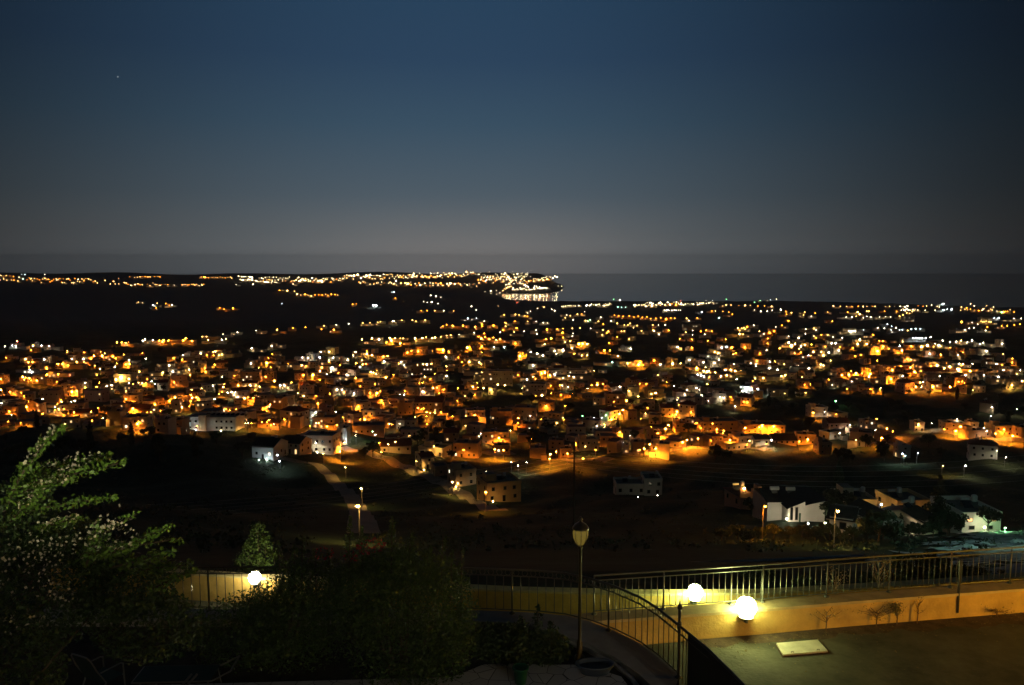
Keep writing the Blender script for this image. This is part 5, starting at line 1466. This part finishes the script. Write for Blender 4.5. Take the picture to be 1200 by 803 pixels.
# bougainvillea
yb = 11.6
o = np.array([at(60, 700, yb)[0], yb, zt])
def rel(u, v, dy=0.0):
    return np.array(at(u, v, yb + dy)) - o
rs = np.random.RandomState(12)
root = empty('bougainvillea', o)
st = MB(); LFP = []; BLP = []
SPR = [((15, 575), (38, 530), (72, 499), 1.0), ((30, 556), (70, 542), (131, 535), 1.3), ((18, 572), (85, 556), (149, 541), 1.0), ((22, 578), (55, 566), (87, 561), .9), ((30, 600), (80, 588), (136, 583), 1.0),
       ((40, 622), (65, 612), (100, 606), .9), ((100, 650), (118, 622), (160, 603), .7), ((120, 655), (160, 632), (201, 616), 1.0), ((130, 665), (170, 655), (203, 647), 1.1), ((140, 672), (185, 664), (224, 662), 1.0),
       ((100, 665), (110, 640), (113, 614), .9), ((150, 640), (185, 636), (216, 630), .35), ((95, 650), (130, 645), (160, 640), 1.2), ((60, 560), (75, 553), (95, 548), .8), ((5, 620), (25, 595), (50, 577), 1.0),
       ((5, 600), (20, 570), (30, 545), .9), ((180, 690), (205, 676), (230, 668), .9)]
for i, (a, b_, c, dn) in enumerate(SPR):
    dy = rs.uniform(-.5, .3)
    A, B_, Cc = rel(*a, dy + .3), rel(*b_, dy), rel(*c, dy - .2)
    tt = np.linspace(0, 1, 9)[:, None]
    cv = A * (1 - tt) ** 2 + 2 * B_ * tt * (1 - tt) + Cc * tt ** 2
    cv = cv + (2 * B_ - A - Cc) * 0 
    st.tube([tuple(q) for q in cv], [.02 - .0018 * k for k in range(9)], M_bark, 5)
    Lc = float(np.linalg.norm(Cc - A))
    n = int(150 * Lc * dn)
    t_ = rs.rand(n, 1) ** .9
    ctr = A * (1 - t_) ** 2 + 2 * B_ * t_ * (1 - t_) + Cc * t_ ** 2
    LFP.append(ctr + rs.normal(size=(n, 3)) * np.array([.05, .06, .045]) * (1.25 - .6 * t_))
    if i in (0, 1, 3, 5, 10, 12, 13, 14):
        n = int(32 * Lc)
        t_ = .3 + .65 * rs.rand(n, 1)
        ctr = A * (1 - t_) ** 2 + 2 * B_ * t_ * (1 - t_) + Cc * t_ ** 2
        BLP.append(ctr + rs.normal(size=(n, 3)) * .035 + np.array([0, -.05, .05]))
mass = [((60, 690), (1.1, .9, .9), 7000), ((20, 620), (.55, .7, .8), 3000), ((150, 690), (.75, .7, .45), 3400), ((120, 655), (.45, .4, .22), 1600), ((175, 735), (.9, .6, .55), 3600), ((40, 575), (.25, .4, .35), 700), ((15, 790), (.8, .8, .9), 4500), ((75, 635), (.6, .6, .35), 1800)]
SHADED = [vol(rel(*uv, .45), r, n, rs) for uv, r, n in mass]
for (u, v, ru, n) in ((130, 612, .12, 70), (122, 618, .1, 50), (140, 622, .14, 60), (20, 640, .22, 70), (45, 655, .22, 70), (55, 630, .2, 40), (65, 690, .17, 60), (78, 700, .12, 40), (12, 730, .13, 30), (38, 727, .1, 24), (90, 632, .14, 40), (30, 660, .2, 40), (75, 640, .14, 40), (5, 690, .14, 26)):
    n = int(n * .5); BLP.append(rel(u, v, -.35) + rs.normal(size=(n, 3)) * ru * np.array([1, .5, .55]))
f = MB(); f.quads(leaves(np.concatenate(LFP), .068, .62, .4, rs=rs), M_leafb); f.quads(leaves(np.concatenate(SHADED), .062, .62, .4, rs=rs), M_leaf_shade); f.obj('foliage', root)
b_ = MB(); b_.quads(leaves(np.concatenate(BLP), .045, .95, .3, rs=rs), M_bloom); b_.obj('blossom', root)
for k in range(5):
    a = rs.uniform(-.5, .5, 2) + np.array([-.9, .3]); e = rel(rs.uniform(0, 160), rs.uniform(580, 680), .3)
    st.tube([(a[0], a[1], 0), (a[0] * 1.5, a[1] + .3, 1.5), tuple(e * .7 + np.array([0, .3, .6])), tuple(e)], [.022, .02, .014, .006], M_bark, 6)
st.obj('stem', root)
tag(root, 'tall bougainvillea with pale blossom and arching leafy shoots', 'bougainvillea')

# dry saplings behind the roadside railing and weeds at the wall foot
def twig(name, base, top, spread, n, m, label, lf=0, seed=0):
    rs = np.random.RandomState(seed); root = empty(name, base); H = top
    s = MB(); s.tube([(0, 0, 0), (.02, 0, H * .5), (0, 0, H * .8)], [.018, .013, .006], m, 5); tips = []
    for k in range(n):
        a = rs.uniform(0, 6.28); z0 = H * rs.uniform(.35, .75); r = spread * rs.uniform(.4, 1); z1 = min(H, z0 + H * rs.uniform(.15, .5))
        e = (r * math.cos(a), r * math.sin(a), z1)
        s.tube([(0, 0, z0), (e[0] * .6, e[1] * .6, z0 + (z1 - z0) * .5), e], [.007, .005, .002], m, 4); tips.append(e)
    s.obj('stem', root)
    if lf:
        P = np.concatenate([np.array(e) + rs.normal(size=(lf, 3)) * .07 for e in tips])
        f = MB(); f.quads(leaves(P, .05, .4, .4, rs=rs), mat('dry_leaf', (.20, .15, .05), .8, .3, 8)); f.obj('foliage', root)
    tag(root, label, 'plant')
M_twig = mat('pale_twig', (.24, .18, .10), .8)
for (u, vt, yo, sp_, n, lf, lab) in ((980, 672, .30, .28, 16, 12, 'small round topped sapling behind the railing near the cover'), (1031, 655, .34, .36, 18, 9, 'wispy dry sapling rising above the railing top')):
    xb = Pz(u, 735, ROADZ)[0]
    yb_ = float(np.interp(xb, [p[0] for p in WA], [p[1] for p in WA])) + .58
    pt_ = Py(u, vt, yb_)
    b0 = (pt_[0], yb_, WZ - .35)
    twig('sapling', b0, pt_[2] - b0[2], sp_, n, M_twig, lab, lf, int(u))
for (u, v, h_, sp_, n, lf, lab) in ((968, 741, .7, .45, 16, 5, 'thin dry weed against the ochre wall nearest the cover'), (1028, 737, .6, .55, 26, 10, 'straggly reddish weed clump at the foot of the wall'), (1052, 735, .55, .10, 14, 30, 'dark upright weed at the foot of the wall'), (1076, 733, .75, .35, 9, 3, 'long stemmed dry weed leaning past the wall top'), (1170, 726, .28, .5, 22, 8, 'low dry weed tuft by the wall past the dark post')):
    p = Pz(u, v, ROADZ); p = np.array([p[0], float(np.interp(p[0], [q[0] for q in WA], [q[1] for q in WA])) - .12, ROADZ])
    twig('roadside_weed', p, h_, sp_, n, mat('dry_stem', (.13, .07, .035), .9), lab, lf, int(u))

# low concrete wall down the slope
pw = [Py(u, v, y) for u, v, y in ((700, 668, 62), (780, 665, 60), (860, 662.5, 58), (940, 659, 57), (1014, 655.5, 56))]
s = MB(); zmid = [float(p[2]) for p in pw]
for i in range(len(pw) - 1):
    a, b_ = pw[i], pw[i + 1]
    for (y0, y1, z0, z1) in ((0, .4, -2.5, .22),):
        P4 = [(a[0], a[1]), (b_[0], b_[1]), (b_[0], b_[1] + y1), (a[0], a[1] + y1)]
        za, zb = a[2], b_[2]
        lo_ = [(*P4[0], za + z0), (*P4[1], zb + z0), (*P4[2], zb + z0), (*P4[3], za + z0)]; hi_ = [(*P4[0], za + z1), (*P4[1], zb + z1), (*P4[2], zb + z1), (*P4[3], za + z1)]
        s.poly(hi_, M_conc)
        for j in range(4): s.poly([lo_[j], lo_[(j + 1) % 4], hi_[(j + 1) % 4], hi_[j]], M_conc)
tag(s.obj('concrete_wall'), 'long low concrete wall across the dark slope below the railing', 'wall')

# ------------------------------------------------------------------ terrace furniture
M_tex = mat('dark_green_sling', (.018, .040, .035), .8)
M_alu = mat('chair_tube', (.20, .175, .15), .35, metal=.7)
def chair(loc, rz):
    root = empty('garden_chair', loc, rz)
    T = lambda p, r=.014: (lambda s: (s.tube(p, r, M_alu, 8), s)[1])(MB())
    for sx in (-.28, .28):
        T([(sx, -.28, 0), (sx, -.26, .62), (sx, -.20, .65), (sx, .22, .65)]).obj('armrest', root)
        T([(sx, .30, 0), (sx, .12, .42), (sx, .30, .72), (sx * .93, .40, .96)]).obj('leg', root)
    T([(-.26, .40, .95), (-.2, .43, 1.02), (.2, .43, 1.02), (.26, .40, .95)]).obj('back_frame', root)
    T([(-.28, -.26, .40), (.28, -.26, .40)]).obj('stretcher', root)
    s = MB(); s.poly([(-.27, -.26, .42), (.27, -.26, .42), (.27, .14, .40), (-.27, .14, .40)], M_tex); s.poly([(-.27, -.26, .408), (-.27, .14, .388), (.27, .14, .388), (.27, -.26, .408)], M_tex); s.obj('seat', root)
    s = MB(); s.poly([(-.27, .14, .42), (.27, .14, .42), (.25, .40, 1.0), (-.25, .40, 1.0)], M_tex); s.poly([(-.27, .152, .42), (-.25, .412, 1.0), (.25, .412, 1.0), (.27, .152, .42)], M_tex); s.obj('backrest', root)
    tag(root, 'dark sling garden chair with tubular arms under the bougainvillea', 'chair')
zp = ZT - .12
pc = Py(118, 775, 14.6)
chair((pc[0], 14.6, zp), 2.7)
pl_ = Py(215, 790, 14.8)
root = empty('sun_lounger', (pl_[0], 14.8, zp), 0.05)
s = MB(); s.tube([(-.85, -.3, .36), (.62, -.3, .36), (.98, -.3, .55)], .016, M_alu, 8); s.obj('side_rail', root)
s = MB(); s.tube([(-.85, .3, .36), (.62, .3, .36), (.98, .3, .55)], .016, M_alu, 8); s.obj('side_rail', root)
for x in (-.7, .55):
    for y_ in (-.3, .3):
        s = MB(); s.tube([(x, y_, .36), (x + .06, y_, 0)], .015, M_alu, 8); s.obj('leg', root)
s = MB(); s.tube([(.98, -.3, .55), (.98, .3, .55)], .016, M_alu, 8); s.tube([(-.85, -.3, .36), (-.85, .3, .36)], .016, M_alu, 8); s.obj('end_bar', root)
s = MB(); slab(s, [np.array(p) for p in ((-.83, -.29, 0), (.60, -.29, 0), (.60, .29, 0), (-.83, .29, 0))], .365, .38, M_tex); s.obj('sling', root)
for q in (.0, .10):
    s = MB(); s.tube([(.05 + q, -.42, .28), (.30 + q, -.40, .56)], .02, M_alu, 8); s.obj('armrest', root)
tag(root, 'low dark sling lounger with pale tubular frame beside the garden chair', 'sun lounger')
# bucket and oval basin
pk = Pz(610, 800, zp)
root = empty('bucket', pk)
s = MB(); s.lathe([(.11, 0), (.15, .30), (.165, .30), (.165, .32), (.14, .32), (.10, .03)], mat('green_plastic', (.01, .09, .04), .4), 18); s.obj('body', root, smooth=True)
s = MB(); s.tube([(.155 * math.cos(a), -.02 - .05 * math.sin(a), .31 - .12 * math.sin(a)) for a in np.linspace(0, math.pi, 9)], .005, M_pole, 5); s.obj('handle', root)
tag(root, 'green plastic bucket on the flagstones', 'bucket')
pk = Pz(697, 788, zp)
root = empty('oval_basin', pk)
s = MB(); s.lathe([(.28, 0), (.36, .16), (.40, .17), (.40, .19), (.34, .18), (.27, .03)], mat('slate_blue_plastic', (.06, .075, .10), .45), 24); o_ = s.obj('body', root, smooth=True); o_.scale = (1, .62, 1)
s = MB(); s.lathe([(.335, .12), (.335, .125)], mat('wet_soil', (.02, .016, .012), .6), 24); o_ = s.obj('soil', root); o_.scale = (1, .6, 1)
tag(root, 'shallow oval blue grey basin at the edge of the paving', 'basin')

# ------------------------------------------------------------------ house the photograph is taken from: unseen balcony, parapet shaped to cut the lantern light
root = empty('hotel_front', (0, 0, 0))
s = MB(); s.box(-14, -3.4, -12, 14, -1.6, 4, M_wall[0]); s.obj('wall', root)
s = MB(); s.box(-14, -1.6, -4.4, 14, .75, -4.1, M_conc); s.obj('balcony_slab', root)
s = MB(); s.box(-14, .58, -4.1, 14, .75, -2.52, M_wall[0]); s.obj('parapet', root)
tag(root, 'cream rendered building front with a solid balcony parapet shaped to cut the light', 'building')
root = empty('wall_lantern', (3.4, -1.58, -2.25))
s = MB(); s.box(-.06, -.015, -.15, .06, .015, .15, M_iron); s.tube([(0, 0, .1), (0, .16, .18), (0, .28, .12)], .012, M_iron, 6); s.obj('bracket', root)
s = MB(); s.lathe([(.05, -.09), (.09, -.05), (.10, 0), (.09, .05), (.05, .09)], mat('wall_lantern_glow', (0, 0, 0), emit=(1, .95, .62), es=20000), 12, (0, .28, 0)); s.obj('globe', root)
tag(root, 'lit globe lantern on the cream balcony wall', 'lantern')

root = empty('wall_lantern', (9.5, -1.58, -5.0))
s = MB(); s.box(-.06, -.015, -.15, .06, .015, .15, M_iron); s.tube([(0, 0, .1), (0, .16, .18), (0, .28, .12)], .012, M_iron, 6); s.obj('bracket', root)
s = MB(); s.lathe([(.05, -.09), (.09, -.05), (.10, 0), (.09, .05), (.05, .09)], mat('lower_lantern_glow', (0, 0, 0), emit=(1, .92, .74), es=3200), 12, (0, .28, 0)); s.obj('globe', root)
tag(root, 'small lit lantern under the balcony of the cream building', 'lantern')

# ------------------------------------------------------------------ power line
pole_y = 118.0
pu = Py(673, 526, pole_y); gz_ = float(hgt(pu[0], pole_y))
root = empty('utility_pole', (pu[0], pole_y, gz_))
Hp = pu[2] - gz_
s = MB(); s.tube([(0, 0, -1), (0, 0, Hp)], [.16, .10], M_bark, 8); s.obj('mast', root)
for dz in (.5, 1.4):
    s = MB(); s.box(-1.0, -.06, Hp - dz - .06, 1.0, .06, Hp - dz + .06, M_bark); s.obj('crossarm', root)
tag(root, 'dark wooden utility pole carrying the power lines over the slope', 'utility pole')
M_wire = mat('aluminium_wire', (.30, .29, .27), .5, metal=.5)
WN2 = ['top', 'second', 'third', 'fourth', 'lowest']
for i, (vl, vm, vr) in enumerate(((590, 548, 520), (594, 551, 528), (598, 554, 536), (602, 557, 544), (606, 560, 552))):
    A = Py(-60, vl, 128); M_ = Py(673, vm, pole_y); B_ = Py(1300, vr, 132)
    M_[2] = pu[2] - .4 - i * .55 if True else M_[2]
    pts = []
    for a, b_, sag in ((A, M_, 3.2), (M_, B_, 3.0)):
        for t_ in np.linspace(0, 1, 24):
            p = a + (b_ - a) * t_; p = p - np.array([0, 0, sag * 4 * t_ * (1 - t_)]); pts.append(tuple(p))
    s = MB(); s.tube(pts, .016, M_wire, 4)
    tag(s.obj('power_cable'), '%s of the five power cables slung across the dark slope' % WN2[i], 'cable', 'power cables')

# ------------------------------------------------------------------ one bright star
d = ray(138, 90); d = d / np.linalg.norm(d) * 60000
s = MB(); s.octa((0, 0, 0), 32, mat('star_light', (0, 0, 0), emit=(.9, .95, 1), es=1.3))
tag(s.obj('star', None, d), 'single faint star high in the dark blue sky', 'star')

# ------------------------------------------------------------------ labels for the town: what each thing stands beside
ORD = ['', 'second ', 'third ', 'fourth ', 'fifth ', 'sixth ', 'seventh ', 'eighth ', 'ninth ', 'tenth ', 'eleventh ', 'twelfth ', 'thirteenth ', 'fourteenth ', 'fifteenth ', 'sixteenth ', 'seventeenth ', 'eighteenth ', 'nineteenth ', 'twentieth ']
bk = {}
for o, noun, u, v in REG:
    best = sorted(LAND, key=lambda l: (l[1] - u) ** 2 + ((l[2] - v) * 2.2) ** 2)
    l0 = best[0]
    if math.hypot(l0[1] - u, l0[2] - v) < 3 and len(best) > 1:
        l0 = best[1]
    dx, dy = u - l0[1], v - l0[2]
    if abs(dy) * 2.0 > abs(dx):
        relw = 'beyond' if dy < 0 else 'in front of'
    else:
        relw = 'to seaward of' if dx > 0 else 'inland of'
    bk.setdefault((noun, relw, l0[0]), []).append((math.hypot(dx, dy), o))
for (noun, relw, ph), L in bk.items():
    L.sort(key=lambda t: t[0])
    for i, (d_, o) in enumerate(L):
        od = ORD[i] if i < len(ORD) else 'far '
        o['label'] = ('%s%s %s the %s' % (od, noun, relw, ph)).strip()
        if len(o['label'].split()) > 16: o['label'] = o['label'].replace('in front of', 'before').replace('to seaward of', 'seaward of').replace(' lit', '')

# ------------------------------------------------------------------ haze
s = MB()
M_haze = bpy.data.materials.new('evening_haze'); M_haze.use_nodes = True
t = M_haze.node_tree
for n_ in list(t.nodes):
    if n_.type != 'OUTPUT_MATERIAL': t.nodes.remove(n_)
pv_ = t.nodes.new('ShaderNodeVolumePrincipled'); pv_.inputs['Density'].default_value = 5e-5; pv_.inputs['Color'].default_value = (.96, .98, 1, 1); pv_.inputs['Anisotropy'].default_value = 0.0
t.links.new(pv_.outputs[0], t.nodes['Material Output'].inputs['Volume'])
s.box(-16000, -70, -215, 16000, 11050, 60, M_haze)
tag(s.obj('haze'), kind='stuff')
